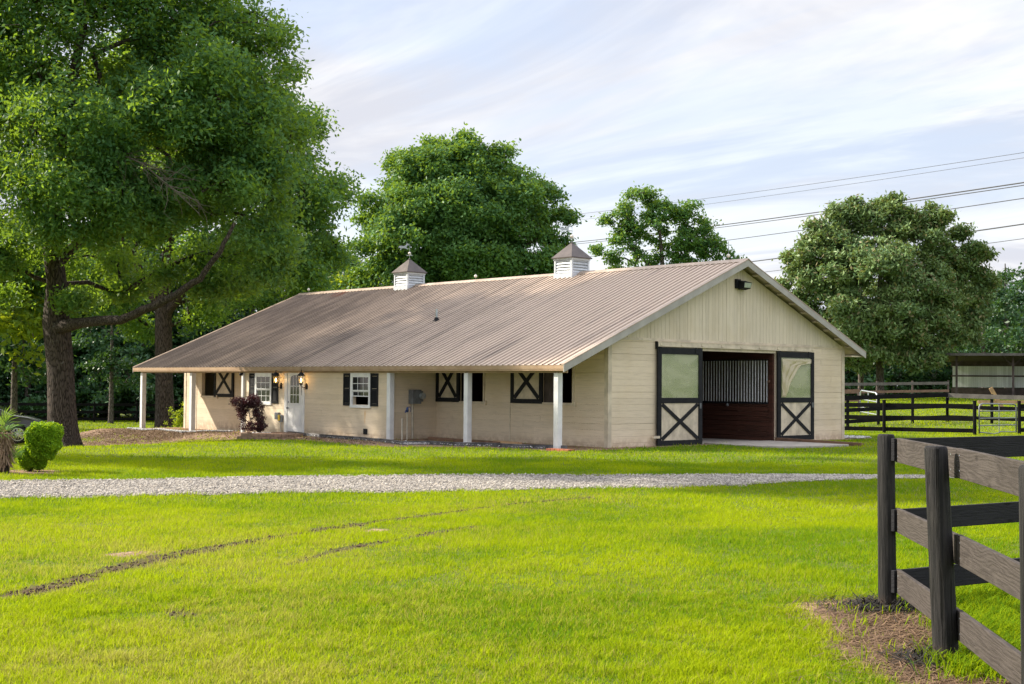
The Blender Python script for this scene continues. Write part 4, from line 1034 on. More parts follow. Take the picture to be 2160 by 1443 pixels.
# ---------------- cupolas
def cupola(yc, label):
    s = .43; z0 = ZR-.02; zt = ZR+.50
    mb = MB()
    for x in (-1, 1):
        for y in (-1, 1): mb.box(XR+x*s-(.07 if x > 0 else 0), XR+x*s+(.07 if x < 0 else 0), yc+y*s-(.07 if y > 0 else 0), yc+y*s+(.07 if y < 0 else 0), z0, zt)
    mb.box(XR-s-.012, XR+s+.012, yc-s-.012, yc+s+.012, ZR-.40, ZR-.02)
    mb.box(XR-s+.03, XR+s-.03, yc-s+.03, yc+s-.03, ZR-.02, ZR+.08); mb.box(XR-s-.02, XR+s+.02, yc-s-.02, yc+s+.02, zt-.06, zt)
    c = mb.build('cupola', MAT['louvre'], barn); c['label'] = label
    mb = MB(); z = z0+.02
    while z < zt-.10:
        for sg in (-1, 1):
            xa, xb = XR+sg*(s-.012), XR+sg*(s-.06)
            mb.add([(xa, yc-s+.07, z), (xa, yc+s-.07, z), (xb, yc+s-.07, z+.085), (xb, yc-s+.07, z+.085), (xa, yc-s+.07, z+.012), (xa, yc+s-.07, z+.012), (xb, yc+s-.07, z+.097), (xb, yc-s+.07, z+.097)], [(0, 1, 2, 3), (7, 6, 5, 4), (0, 4, 5, 1), (1, 5, 6, 2), (2, 6, 7, 3), (3, 7, 4, 0)])
            ya, yb = yc+sg*(s-.012), yc+sg*(s-.06)
            mb.add([(XR-s+.07, ya, z), (XR+s-.07, ya, z), (XR+s-.07, yb, z+.085), (XR-s+.07, yb, z+.085), (XR-s+.07, ya, z+.012), (XR+s-.07, ya, z+.012), (XR+s-.07, yb, z+.097), (XR-s+.07, yb, z+.097)], [(0, 1, 2, 3), (7, 6, 5, 4), (0, 4, 5, 1), (1, 5, 6, 2), (2, 6, 7, 3), (3, 7, 4, 0)])
        z += .098
    mb.build('louvre_slats', MAT['louvre'], c)
    mb = MB(); mb.box(XR-s+.09, XR+s-.09, yc-s+.09, yc+s-.09, z0, zt-.07); mb.build('louvre_core', MAT['metal'], c)
    mb = MB(); 
    q = [(XR-.50, yc-.50), (XR+.50, yc-.50), (XR+.50, yc+.50), (XR-.50, yc+.50)]
    zt2 = zt+.0; ap = zt+.54
    mb.add([(a, b, zt2) for a, b in q]+[(a, b, zt2+.03) for a, b in q]+[(XR+.04*sx, yc+.04*sy, ap) for sx, sy in ((-1, -1), (1, -1), (1, 1), (-1, 1))],
           [(3, 2, 1, 0)]+[(i, (i+1) % 4, 4+(i+1) % 4, 4+i) for i in range(4)]+[(4+i, 4+(i+1) % 4, 8+(i+1) % 4, 8+i) for i in range(4)]+[(8, 9, 10, 11)])
    mb.lathe((XR, yc, ap), [(.05, 0), (.05, .03), (.02, .05)], 8)
    mb.build('cupola_roof', MAT['cupolaroof'], c)
    mb = MB(); mb.tube([(XR, yc, ap), (XR, yc, ap+.62)], .008, 6); mb.tube([(XR, yc-.16, ap+.17), (XR, yc+.16, ap+.17)], .006, 5); mb.tube([(XR-.16, yc, ap+.17), (XR+.16, yc, ap+.17)], .006, 5)
    # horse shaped vane plate facing the lawn
    dv = Vector((.74, -.67, 0)); hp = [(-.22, .36), (-.20, .46), (-.10, .47), (-.02, .45), (.05, .48), (.11, .57), (.15, .56), (.20, .50), (.17, .48), (.13, .49), (.10, .43), (.10, .38), (.17, .36), (.16, .32), (.06, .36), (-.04, .37), (-.10, .36), (-.12, .29), (-.16, .30), (-.14, .37), (-.18, .40)]
    n = len(hp); o = Vector((XR, yc, ap+.08))-dv*.22; t = Vector((.67, .74, 0))*.006
    mb.add([tuple(o+dv*a+Vector((0, 0, b))-t) for a, b in hp]+[tuple(o+dv*a+Vector((0, 0, b))+t) for a, b in hp], [tuple(range(n)), tuple(reversed(range(n, 2*n)))]+[(i, n+i, n+(i+1) % n, (i+1) % n) for i in range(n)])
    mb.build('weathervane', MAT['galv'], c)
    mb = MB(); mb.lathe((XR, yc, ap+.19), [(.004, 0), (.04, .015), (.062, .06), (.04, .105), (.004, .12)], 12); mb.build('glass_ball', MAT['globe'], c, True)
cupola(7.18, 'near cupola of grey white louvres under a brown pyramid roof')
cupola(16.25, 'far cupola of grey white louvres under a brown pyramid roof')
for y in (.35, 12.25, 23.3):
    mb = MB(); mb.tube([(XR, y, ZR+.05), (XR, y, ZR+(.62 if y < 1 else .28))], .008, 6); r = mb.build('lightning_rod', MAT['metal'], barn)
    mb = MB(); mb.lathe((XR, y, ZR+.12), [(.004, 0), (.045, .02), (.062, .06), (.045, .1), (.004, .12)], 12); mb.build('glass_ball', MAT['globe'], r, True)
for a, b in ((y, 0) for y in ()): pass

# ================================================================== SMALL THINGS BY THE BARN
mb = MB(); hx, hy = -1.52, 7.05; mb.tube([(hx, hy, 0), (hx, hy, .86)], .020, 8)
hyd = mb.build('water_hydrant', MAT['pipe'], loc=(hx, hy, 0)); tag(hyd, 'yard hydrant with blue pump head on a pale pipe by the meter wall', 'water hydrant')
mb = MB(); mb.lathe((hx, hy, .84), [(.03, 0), (.045, .03), (.04, .12), (.025, .15)], 10); mb.tube([(hx, hy, .90), (hx-.10, hy-.06, .89), (hx-.14, hy-.08, .83)], [.024, .022, .018], 8)
mb.tube([(hx, hy, .99), (hx+.09, hy-.02, 1.0), (hx+.12, hy-.03, .93), (hx+.10, hy-.03, .85)], [.014, .012, .012, .010], 6); mb.build('pump_head', MAT['blue'], hyd, True)
mb = MB(); mb.tube([(-1.66, 7.12, -.05), (-1.66, 7.12, .62)], .028, 8); mb.lathe((-1.66, 7.12, .60), [(.034, 0), (.034, .05), (.01, .06)], 8); tag(mb.build('stand_pipe', MAT['pipe'], loc=(-1.66, 7.12, 0)), 'plain tan pipe standing left of the yard hydrant', 'pipe')
for i, (a, b, th, lb) in enumerate((((-1.0, 6.6), (-1.35, 2.9), .09, 'long brown timber lying under the porch'), ((-1.25, 3.3), (-1.45, 2.0), .11, 'short tan timber beside the middle porch post'))):
    mb = MB(); mb.bar((a[0], a[1], th/2+.0), (b[0], b[1], th/2), .14, th, (0, 0, 1) if False else (1, 0, 0)); tag(mb.build('timber', MAT['timber'] if i == 0 else MAT['freshwood'], loc=(a[0], a[1], 0), bevel=.008), lb, 'timber', 'timbers lying under the porch')
mb = MB(); mb.bar((7.46, -.12, .07), (7.25, -3.35, .03), .10, .12, (1, 0, 0)); mb.bar((7.62, -.2, .05), (7.75, -3.1, .03), .05, .04, (1, 0, 0)); tag(mb.build('timber', MAT['timber'], loc=(7.4, -1.6, 0)), 'dark timber kerb along the right edge of the apron', 'timber')
# edging and pebbles
def edging(pts, label, h0):
    mb = MB(); P = [Vector((p[0], p[1], 0)) for p in pts]; Q = []
    for i in range(len(P)-1):
        for k in range(4):
            q = P[i].lerp(P[i+1], k/4); Q.append(q)
    Q.append(P[-1])
    zz_ = [float(H(q.x+.15, q.y)) for q in Q]
    for i in range(len(Q)-1):
        a, b = Q[i], Q[i+1]; za, zb = zz_[i], zz_[i+1]; n = Vector((-(b-a).y, (b-a).x, 0)).normalized()*.012
        mb.add([(a.x-n.x, a.y-n.y, za-.25), (b.x-n.x, b.y-n.y, zb-.25), (b.x-n.x, b.y-n.y, zb+h0), (a.x-n.x, a.y-n.y, za+h0), (a.x+n.x, a.y+n.y, za-.25), (b.x+n.x, b.y+n.y, zb-.25), (b.x+n.x, b.y+n.y, zb+h0), (a.x+n.x, a.y+n.y, za+h0)],
               [(0, 1, 2, 3), (7, 6, 5, 4), (0, 4, 5, 1), (1, 5, 6, 2), (2, 6, 7, 3), (3, 7, 4, 0)])
    c = Q[0]
    mb.tube([(q.x, q.y, z+h0+.008) for q, z in zip(Q, zz_)], .018, 6)
    tag(mb.build('garden_edging', MAT['edging'], loc=(c.x, c.y, 0)), label, 'garden edging', 'plastic edging strips along the barn')
edging(EDGE, 'pale topped edging strip round the far left porch', .035)
edging(EDGE2, 'black edging strip along the near half of the barn', .085)
def scatter(line, n, offs, seed):
    r = np.random.default_rng(seed); e = np.array(line); k = r.integers(0, len(e)-1, n); f = r.uniform(0, 1, (n, 1)); P = e[k]*(1-f)+e[k+1]*f
    P[:, 0] += np.abs(r.normal(0, offs, n)); return P
P_ = np.concatenate([scatter(EDGE2[:-1], 5200, .18, 1), scatter(EDGE, 1600, .16, 2), np.stack([RNG.uniform(-2.5, -2.0, 700), RNG.uniform(13.3, 14.6, 700)], -1), np.stack([RNG.uniform(11.6, 12.3, 600), RNG.uniform(-.4, .8, 600)], -1)])
stones('pebbles', np.stack([P_[:, 0], P_[:, 1], H(P_[:, 0], P_[:, 1])+.02+RNG.uniform(0, .04, len(P_))], -1), RNG.uniform(.016, .04, len(P_)), MAT['pebble'], 'white pebbles inside the edging strips')
# block planter and red bricks
pc = np.mean([at(505, 925), at(600, 928)], 0)
mb = MB(); c0 = at(548, 925); cxx, cyy = c0[0]+.55, c0[1]+.1
for row in range(2):
    for k in range(15):
        a0 = math.radians(100+k*13+row*6); rr_ = 1.12-row*.10
        a1 = a0+math.radians(12.2); z0 = c0[2]-.03+row*.10
        poly = [(cxx+rr_*math.cos(t), cyy+rr_*1.15*math.sin(t)) for t in (a0, (a0+a1)/2, a1)]+[(cxx+(rr_-.2)*math.cos(t), cyy+(rr_-.2)*1.15*math.sin(t)) for t in (a1, a0)]
        mb.prism(poly, z0, z0+.095, 'z')
tag(mb.build('planter', MAT['brick'], loc=(cxx, cyy, c0[2]), bevel=.01), 'low round planter of tan blocks under the purple shrub', 'planter')
mb = MB(); mb.prism([(cxx+.92*math.cos(t), cyy+1.05*math.sin(t)) for t in np.linspace(0, 6.28, 22)[:-1]], c0[2]-.1, c0[2]+.13, 'z'); tag(mb.build('planting_soil', MAT['timber'], loc=(cxx, cyy, c0[2])), kind='structure', label='dark soil inside the block planter')
b0 = at(1196, 951)
mb = MB()
for k in range(5): mb.box(b0[0]-.35+k*.0, b0[0]-.1, b0[1]-.4+k*.17, b0[1]-.4+k*.17+.155, b0[2]-.03, b0[2]+.055)
tag(mb.build('brick_row', MAT['redsoil'], loc=(b0[0]-.2, b0[1], b0[2]), bevel=.006), 'short row of red bricks at the near end of the edging', 'bricks')
# ================================================================== FENCES
def board(parent, a, b, h, th, z0a, z0b, mat, name='board', bev=.004, nails=None):
    """a board from a to b (xy), its lower edge at z0a, z0b; own local axis along the board for the grain"""
    a = Vector((a[0], a[1], z0a+h/2)); b = Vector((b[0], b[1], z0b+h/2)); L = (b-a).length; t = (b-a)/L
    mb = MB(); n = 6
    for i in range(n):
        pass
    mb.box(0, L, -th/2, th/2, -h/2, h/2)
    off = world_loc(parent)
    rz = math.atan2(t.y, t.x); ry = -math.asin(t.z)
    o = mb.build(name, mat, parent, bevel=bev, local=True); o.location = a-off; o.rotation_euler = (0, ry, rz)
    if nails:
        for lx in (nails if isinstance(nails, tuple) else ()):
            for dz in (-.25, .27):
                nb = MB(); sy = th/2+.0015
                nb.tube([(lx*L+random.uniform(-.01, .01), -sy, dz*h), (lx*L+random.uniform(-.01, .01), sy, dz*h)], .0055, 8); nb.build('nail', MAT['galv'], o, local=True)
    return o
def round_post(parent, p, r0, r1, h, lean=(0, 0), mat=None, name='post', n=20, sink=.3):
    """slightly irregular round post, cut square at the top"""
    me = MB(); rg = random.Random(hash((round(p[0], 2), round(p[1], 2))) & 0xffff)
    ph = [rg.uniform(0, 6.28) for _ in range(3)]; st = [-sink, 0, .2, .45, .7, .95, h-.02, h]
    for i, z in enumerate(st):
        r = r0+(r1-r0)*max(z, 0)/h; r = r-(.008 if i == len(st)-1 else 0)
        for k in range(n):
            a = 2*math.pi*k/n; rr = r*(1+.03*math.sin(2*a+ph[0])+.02*math.sin(3*a+z*2+ph[1]))
            me.v.append((lean[0]*z+rr*math.cos(a), lean[1]*z+rr*math.sin(a), z))
    for i in range(len(st)-1):
        for k in range(n): me.f.append((i*n+k, i*n+(k+1) % n, (i+1)*n+(k+1) % n, (i+1)*n+k))
    me.f.append(tuple((len(st)-1)*n+k for k in range(n)))
    o = me.build(name, mat or MAT['post'], parent, True, local=True); o.location = Vector((p[0], p[1], p[2]))-world_loc(parent)
    m = o.modifiers.new('b', 'BEVEL'); m.width = .004; m.segments = 1; m.limit_method = 'ANGLE'; m.angle_limit = 1.0
    return o
A = POST_A; B = POST_B; u = (B[:2]-A[:2]); L = np.linalg.norm(u); u = u/L; nrm = np.array([-u[1], u[0]])   # nrm points left-front
if np.dot(nrm, RT[:2]) < 0: nrm = -nrm           # to the paddock side (right)
fence = empty('paddock_fence', A, 'near black fence corner of round posts and three weathered boards', 'fence')
side = (RT*.045)[:2]
lean = (RT[:2]*-.05)
round_post(fence, A, .070, .066, 1.375, lean*.15); round_post(fence, B, .083, .074, 1.375, lean)
P3 = np.append(B[:2]+u*1.99, 0); P3[2] = float(H(P3[0], P3[1])); round_post(fence, P3, .08, .072, 1.375, lean*.3)
off = nrm*.072
for z0, z1 in ((1.165, 1.352), (.622, .808), (.150, .336)):
    a = A[:2]+off+u*.03; m = B[:2]+off*1.05; e = P3[:2]+off*1.0
    board(fence, a, m, z1-z0, .034, z0, z0+.012, MAT['board'], nails=(.05, .93))
    board(fence, m+u*.004, e+u*.5, z1-z0, .034, z0+.016, z0+.012, MAT['board'], nails=(.04, .78))
v = (RT*1.36+FWD*.87)[:2]; v = v/np.linalg.norm(v)
# the run going away to the right, boards on the far side of the posts
Q = A[:2]-v*.04
offq = np.array([-v[1], v[0]]); offq = (offq if np.dot(offq, FWD[:2]) < 0 else -offq)*4.4
prev = Q
for k in range(1, 5):
    q = Q+v*2.42*k; pz = float(H(q[0], q[1]))
    round_post(fence, (q[0], q[1], pz), .072, .066, 1.37)
    for z0, z1 in ((1.175, 1.35), (.63, .80), (.155, .33)):
        board(fence, prev+offq*.02+v*(-.0), q+offq*.02+v*(-.005), z1-z0, .034, z0+(H(*prev) if k > 1 else 0), z0+pz, MAT['shadedboard'])
    prev = q

def rail_fence(label, pts, height, boards, mats, post_w=.13, group=None, side=1, cols=None, cat='board fence', half=True):
    f = empty('board_fence', (pts[0][0], pts[0][1], float(H(*pts[0][:2]))), label, cat, group)
    for i, p in enumerate(pts):
        z = float(H(*p[:2])); mb = MB(); w = post_w/2
        mb.tube([(p[0], p[1], z-.3), (p[0], p[1], z+height)], w, 10); mb.build('post', mats[0], f)
    for i in range(len(pts)-1):
        a = np.array(pts[i][:2]); b = np.array(pts[i+1][:2]); t = (b-a)/np.linalg.norm(b-a); n = np.array([-t[1], t[0]])*side*(post_w/2+.015)
        za, zb = float(H(*a)), float(H(*b))
        for (z0, h), m in zip(boards, mats[1]): board(f, a+n, b+n, h, .03, za+z0, zb+z0, m, bev=0)
    return f
dk = MAT['darkfence']; gr = MAT['greyrail']
G1 = at(1865, 914); G2 = at(2056, 918); dirv = (G2-G1)[:2]; ln_ = np.linalg.norm(dirv)
tdir = dirv/ln_
p0 = G1[:2]-dirv*1.0; pstart = np.array([11.45, 0]); 
k = (G1[0]-11.3)/tdir[0]; W0 = G1[:2]-tdir*k
pts = [W0, (W0+G1[:2])/2, G1[:2], G2[:2]]
rail_fence('black three board fence running from the barn to the tube gate', pts, 1.24, ((.96, .16), (.50, .16), (.08, .15)), (dk, (dk, dk, dk)), .13, 'dark paddock fences beyond the barn')
G3 = at(2150, 916)
v3 = (G3-G2)[:2]; rail_fence('black three board fence right of the tube gate', [G3[:2], G3[:2]+tdir*1.6+RT[:2]*1.6, G3[:2]+tdir*2.5+RT[:2]*5], 1.24, ((.96, .16), (.50, .16), (.08, .15)), (dk, (dk, dk, dk)), .13, 'dark paddock fences beyond the barn')
# tube gate
a = G2[:2]+(G3-G2)[:2]*.10; b = G2[:2]+(G3-G2)[:2]*.93; za = float(H(*a)); g_ = empty('tube_gate', (a[0], a[1], za), 'grey tube gate with a sagging bottom rail between two black posts', 'gate')
P = lambda s, z: (a[0]+(b[0]-a[0])*s, a[1]+(b[1]-a[1])*s, za+z)
mb = MB(); mb.tube([P(0, .05), P(0, 1.02), P(.02, 1.09), P(.08, 1.13), P(.92, 1.11), P(.98, 1.07), P(1, 1.0), P(1, .08)], .028, 8); mb.build('frame', MAT['metal'], g_, True)
for z in (.86, .60, .34): mb = MB(); mb.tube([P(0, z), P(1, z)], .022, 8); mb.build('rail', MAT['metal'], g_)
mb = MB(); mb.tube([P(0, .10), P(.4, .03), P(.5, .06), P(.56, .10), P(1, .08)], .022, 8); mb.build('rail', MAT['metal'], g_)
mb = MB(); mb.tube([P(.53, 1.11), P(.53, .05)], .016, 8); mb.build('brace', MAT['metal'], g_)
# second fence further off: posts at 1782-1998 receding, then turning right
F2 = [foot(px, D)[:2] for px, D in ((1720, 54.0), (1788, 55.5), (1853, 57.0), (1925, 58.5), (1998, 60.0))]
rail_fence('dark fence with a grey worn top board, behind the fence with the tube gate', F2, 1.27, ((1.08, .18), (.60, .16), (.14, .15)), (dk, (dk, dk, dk)), .13, 'dark paddock fences beyond the barn', -1)
F3 = [foot(px, D)[:2] for px, D in ((1998, 60.0), (2092, 59.0), (2190, 58.0), (2290, 57.2))]
rail_fence('fence with pale grey top board crossing in front of the open shed', F3, 1.27, ((1.06, .19), (.58, .17), (.14, .15)), (dk, (gr, dk, dk)), .13, 'dark paddock fences beyond the barn', -1)
br = MAT['brownrail']
F4 = [foot(px, D)[:2] for px, D in ((1700, 78), (1775, 79), (1850, 80), (1925, 81), (2000, 82))]
rail_fence('brown two rail fence in front of the dark woods beyond the barn', F4, 1.25, ((1.0, .17), (.55, .15)), (MAT['shedwood'], (gr, br)), .12, 'brown rail fences before the woods', -1)
F5 = [foot(px, D)[:2] for px, D in ((1700, 67), (1760, 67.5), (1812, 68))]
rail_fence('short brown rail fence beside the white gate panel', F5, 1.2, ((.98, .15), (.52, .14)), (MAT['shedwood'], (br, br)), .12, 'brown rail fences before the woods', -1)
# white pipe panel
a = foot(1815, 66)[:2]; b = foot(1850, 64)[:2]; za = float(H(*a)); g2 = empty('pipe_panel', (a[0], a[1], za), 'white pipe corral panel left of the right hand oak trunk', 'gate')
mb = MB(); mb.tube([P(0, -.1), P(0, 1.05), P(.08, 1.14), P(.92, 1.04), P(1, .96), P(1, -.1)], .035, 8); mb.build('frame', MAT['galv'], g2, True)
for z in (.72, .34, .12): mb = MB(); mb.tube([P(0, z), P(1, z-.1)], .025, 6); mb.build('rail', MAT['galv'], g2)
mb = MB(); mb.tube([P(.48, 1.1), P(.48, -.1)], .028, 6); mb.build('brace', MAT['galv'], g2)
# fence in front of the left woods
F6 = [foot(px, D)[:2] for px, D in ((-160, 83), (-70, 83), (20, 83), (110, 83.5), (200, 84), (290, 84.5), (380, 85), (470, 85.5))]
rail_fence('long black board fence at the foot of the woods on the left', F6, 1.25, ((1.0, .17), (.55, .16), (.12, .16)), (dk, (dk, dk, dk)), .12, None, -1)

# ================================================================== SHED
s0 = foot(2006, 90.0); s1 = s0+RT*15.0; zb = s0[2]
sh = empty('run_in_shed', s0, 'open fronted animal shed with pale metal back wall and wooden posts', 'shed')
uy = (s0-CAM)[:2]; uy = uy/np.linalg.norm(uy); ux = np.array([uy[1], -uy[0]])   # uy away from the camera
def SP(a, d, z): return (s0[0]+ux[0]*a+uy[0]*d, s0[1]+ux[1]*a+uy[1]*d, zb+z)
def sbox(mb, a0, a1, d0, d1, z0, z1):
    mb.add([SP(a0, d0, z0), SP(a1, d0, z0), SP(a1, d1, z0), SP(a0, d1, z0), SP(a0, d0, z1), SP(a1, d0, z1), SP(a1, d1, z1), SP(a0, d1, z1)], [(0, 3, 2, 1), (4, 5, 6, 7), (0, 1, 5, 4), (1, 2, 6, 5), (2, 3, 7, 6), (3, 0, 4, 7)])
mb = MB(); mb.add([SP(-.35, -.8, 2.88), SP(13, -.8, 2.88), SP(13, 4.0, 2.45), SP(-.35, 4.0, 2.45), SP(-.35, -.8, 2.94), SP(13, -.8, 2.94), SP(13, 4.0, 2.51), SP(-.35, 4.0, 2.51)], [(0, 3, 2, 1), (4, 5, 6, 7), (0, 1, 5, 4), (1, 2, 6, 5), (2, 3, 7, 6), (3, 0, 4, 7)])
mb.build('roof', MAT['shedwood'], sh)
mb = MB(); sbox(mb, -.36, 13, -.84, -.805, 2.78, 2.95); mb.build('eave_board', MAT['greyrail'], sh)
for i, a_ in enumerate((.35, 3.85, 7.35, 10.85)):
    mb = MB(); sbox(mb, a_-.07, a_+.07, -.1, .04, -.4, 2.83); p_ = mb.build('post', MAT['shedwood'], sh)
    for sg in (-1, 1):
        if i == 0 and sg < 0: continue
        mb = MB(); mb.bar(SP(a_, -.03, 2.1), SP(a_+sg*.65, -.03, 2.78), .10, .05, (uy[0], uy[1], 0)); mb.build('brace', MAT['shedwood'], p_)
mb = MB(); a_ = .1
while a_ < 12.9: sbox(mb, a_, a_+.145, 3.6, 3.63+random.uniform(0, .01), .72, 2.16); a_ += .15
mb.build('back_panel', MAT['shedmetal'], sh)
mb = MB(); sbox(mb, 0, 13, 3.54, 3.59, 1.44, 1.54); sbox(mb, 0, 13, 3.55, 3.70, -.4, .68); sbox(mb, 0, 13, 3.66, 3.72, 2.1, 2.5)
mb.build('back_boards', MAT['shedwood'], sh)
lp = foot(2118, 70)
mb = MB(); mb.bar((lp[0], lp[1], lp[2]-.05), (lp[0]-.55, lp[1]+.45, lp[2]+1.15), .20, .05, (1, -1, 0)); tag(mb.build('plank', MAT['freshwood'], loc=lp), 'pale plank leaning in front of the shed', 'plank', 'fresh planks near the shed')
mb = MB(); mb.bar((lp[0]-1.0, lp[1]+.9, lp[2]+.42), (lp[0]+1.2, lp[1]-1.0, lp[2]+.44), .16, .05, (0, 0, 1)); mb.box(lp[0]-.9, lp[0]-.8, lp[1]+.75, lp[1]+.85, lp[2]-.05, lp[2]+.4); mb.box(lp[0]+.9, lp[0]+1.0, lp[1]-.85, lp[1]-.75, lp[2]-.05, lp[2]+.4)
tag(mb.build('plank_bench', MAT['freshwood'], loc=lp), 'low tan plank rail on two short legs near the shed', 'rail', 'fresh planks near the shed')

# ================================================================== POWER LINES
def wire(p, q, r, label, sag=.6):
    P_, Q_ = deep(*p), deep(*q); mb = MB(); pts = []
    for k in range(25):
        t = k/24; v_ = P_*(1-t)+Q_*t; v_[2] -= sag*4*t*(1-t); pts.append(tuple(v_))
    mb.tube(pts, [r*(1.6-.0*k/24) for k in range(25)], 5); tag(mb.build('power_line', MAT['wire'], loc=pts[0]), label, 'power line', 'power lines crossing the sky')
wire((2300, 300, 170), (1150, 459, 330), .022, 'uppermost thin power line in the sky')
wire((2300, 311, 170), (1150, 472, 330), .018, 'second power line from the top, faint and thin')
wire((2300, 364, 150), (1150, 517, 330), .050, 'thick power line whose left half skims the top of the olive green oak')
wire((2300, 370, 150), (1150, 521, 330), .036, 'twin wire just under the thick power line')
wire((2300, 397, 150), (1150, 551, 330), .034, 'single power line passing behind the upper crown of the right oak')
wire((2300, 452, 150), (1150, 601, 330), .050, 'power line leaving the right oak level with its shoulder')
wire((2300, 484, 150), (1150, 622, 330), .024, 'lowest power line above the treetops on the right')

# ================================================================== CAR (dark grey, half hidden by the palm)
def make_car(p, ang):
    car = empty('parked_car', p, 'dark grey car parked behind the palm and the clipped bush', 'car', rz=ang)
    # side profile, x forward, z up
    top = [(-2.35, .62), (-2.3, .92), (-1.75, 1.02), (-1.05, 1.40), (-.2, 1.46), (.55, 1.36), (1.15, 1.03), (1.75, .95), (2.15, .82), (2.35, .62), (2.38, .38)]
    low = [(2.3, .22), (1.84, .22), (1.78, .48), (1.62, .66), (1.40, .72), (1.18, .66), (1.02, .48), (.96, .22), (-.96, .22), (-1.02, .48), (-1.18, .66), (-1.40, .72), (-1.62, .66), (-1.78, .48), (-1.84, .22), (-2.3, .24)]
    import bmesh
    me = bpy.data.meshes.new('body'); bm = bmesh.new()
    prof = top+low; rings = []
    for y, inset in ((-.90, .0), (-.82, .03), (0, .06), (.82, .03), (.90, .0)):
        r = []
        for x_, z_ in prof:
            yy = y
            if z_ > 1.0: yy = y*(.76 if abs(y) > .5 else 1)
            elif z_ > .85: yy = y*.95
            xx = x_*(1.0 if abs(y) < .85 else .975)
            zc = z_+(inset if z_ > .8 and abs(y) < .85 else 0)*.5-(.015 if abs(y) > .85 and z_ > .8 else 0)
            r.append(bm.verts.new((xx, yy, zc)))
        rings.append(r)
    n = len(prof)
    for a_, b_ in zip(rings[:-1], rings[1:]):
        for i in range(n): bm.faces.new((a_[i], a_[(i+1) % n], b_[(i+1) % n], b_[i]))
    bm.faces.new(rings[0][::-1]); bm.faces.new(rings[-1]); bmesh.ops.recalc_face_normals(bm, faces=bm.faces); bm.to_mesh(me); bm.free()
    o = bpy.data.objects.new('body', me); C.objects.link(o); o.parent = car; me.materials.append(MAT['carpaint'])
    mo = o.modifiers.new('b', 'BEVEL'); mo.width = .05; mo.segments = 4; mo.limit_method = 'ANGLE'; mo.angle_limit = .5
    for pl2 in me.polygons: pl2.use_smooth = True
    mb = MB()
    for sy in (-1, 1):
        mb.add([(.45, sy*.715, 1.05), (-.9, sy*.715, 1.05), (-.75, sy*.695, 1.34), (.2, sy*.695, 1.36), (.45, sy*.70, 1.05), (-.9, sy*.70, 1.05), (-.75, sy*.68, 1.34), (.2, sy*.68, 1.36)], [(0, 1, 2, 3), (7, 6, 5, 4), (0, 4, 5, 1), (1, 5, 6, 2), (2, 6, 7, 3), (3, 7, 4, 0)])
    mb.add([(1.10, -.60, 1.075), (1.10, .60, 1.075), (.60, .55, 1.385), (.60, -.55, 1.385), (1.08, -.60, 1.06), (1.08, .60, 1.06), (.58, .55, 1.37), (.58, -.55, 1.37)], [(0, 1, 2, 3), (7, 6, 5, 4), (0, 4, 5, 1), (1, 5, 6, 2), (2, 6, 7, 3), (3, 7, 4, 0)])
    mb.build('window', MAT['glass'], car, local=True)
    mb = MB(); [mb.box(2.16, 2.34, y-.13, y+.13, .60, .72) for y in (-.62, .62)]; mb.build('headlight', MAT['galv'], car, local=True, bevel=.03)
    for wx in (1.40, -1.40):
        for wy in (-.80, .80):
            mb = MB(); pr_ = [(.21, -.10), (.30, -.105), (.335, -.08), (.335, .08), (.30, .105), (.21, .10)]; n_ = 28
            for r, yy in pr_:
                for k in range(n_): a = 2*math.pi*k/n_; mb.v.append((r*math.cos(a), yy, r*math.sin(a)))
            for i in range(5):
                for k in range(n_): mb.f.append((i*n_+k, i*n_+(k+1) % n_, (i+1)*n_+(k+1) % n_, (i+1)*n_+k))
            wh = mb.build('wheel', MAT['tyre'], car, True, local=True); wh.location = (wx, wy, .335)
            mb = MB(); sg = -1 if wy < 0 else 1
            mb.tube([(0, sg*.04, 0), (0, sg*.105, 0)], .045, 12); ring_ = []
            for r_ in (.225,):
                for k in range(28): a = 2*math.pi*k/28; a2 = 2*math.pi*(k+1)/28; mb.bar((r_*math.cos(a), sg*.09, r_*math.sin(a)), (r_*math.cos(a2), sg*.09, r_*math.sin(a2)), .03, .03, (0, 1, 0))
            for k in range(20): a = 2*math.pi*(k+(.18 if k % 2 else -.18))/20; mb.bar((.04*math.cos(a), sg*.10, .04*math.sin(a)), (.22*math.cos(a), sg*.09, .22*math.sin(a)), .018, .015, (0, 1, 0))
            rm = mb.build('rim', MAT['rim'], wh, local=True)
    return car
cp = foot(40, 50.0)
cang = math.atan2(RT[1], RT[0])+.25
pw = (Vector((1.40, -.80, 0))); pw.rotate(Matrix.Rotation(cang, 3, 'Z')); cpos = Vector(cp)-Vector((pw.x, pw.y, 0))
make_car((cpos.x, cpos.y, cp[2]+.0), cang)
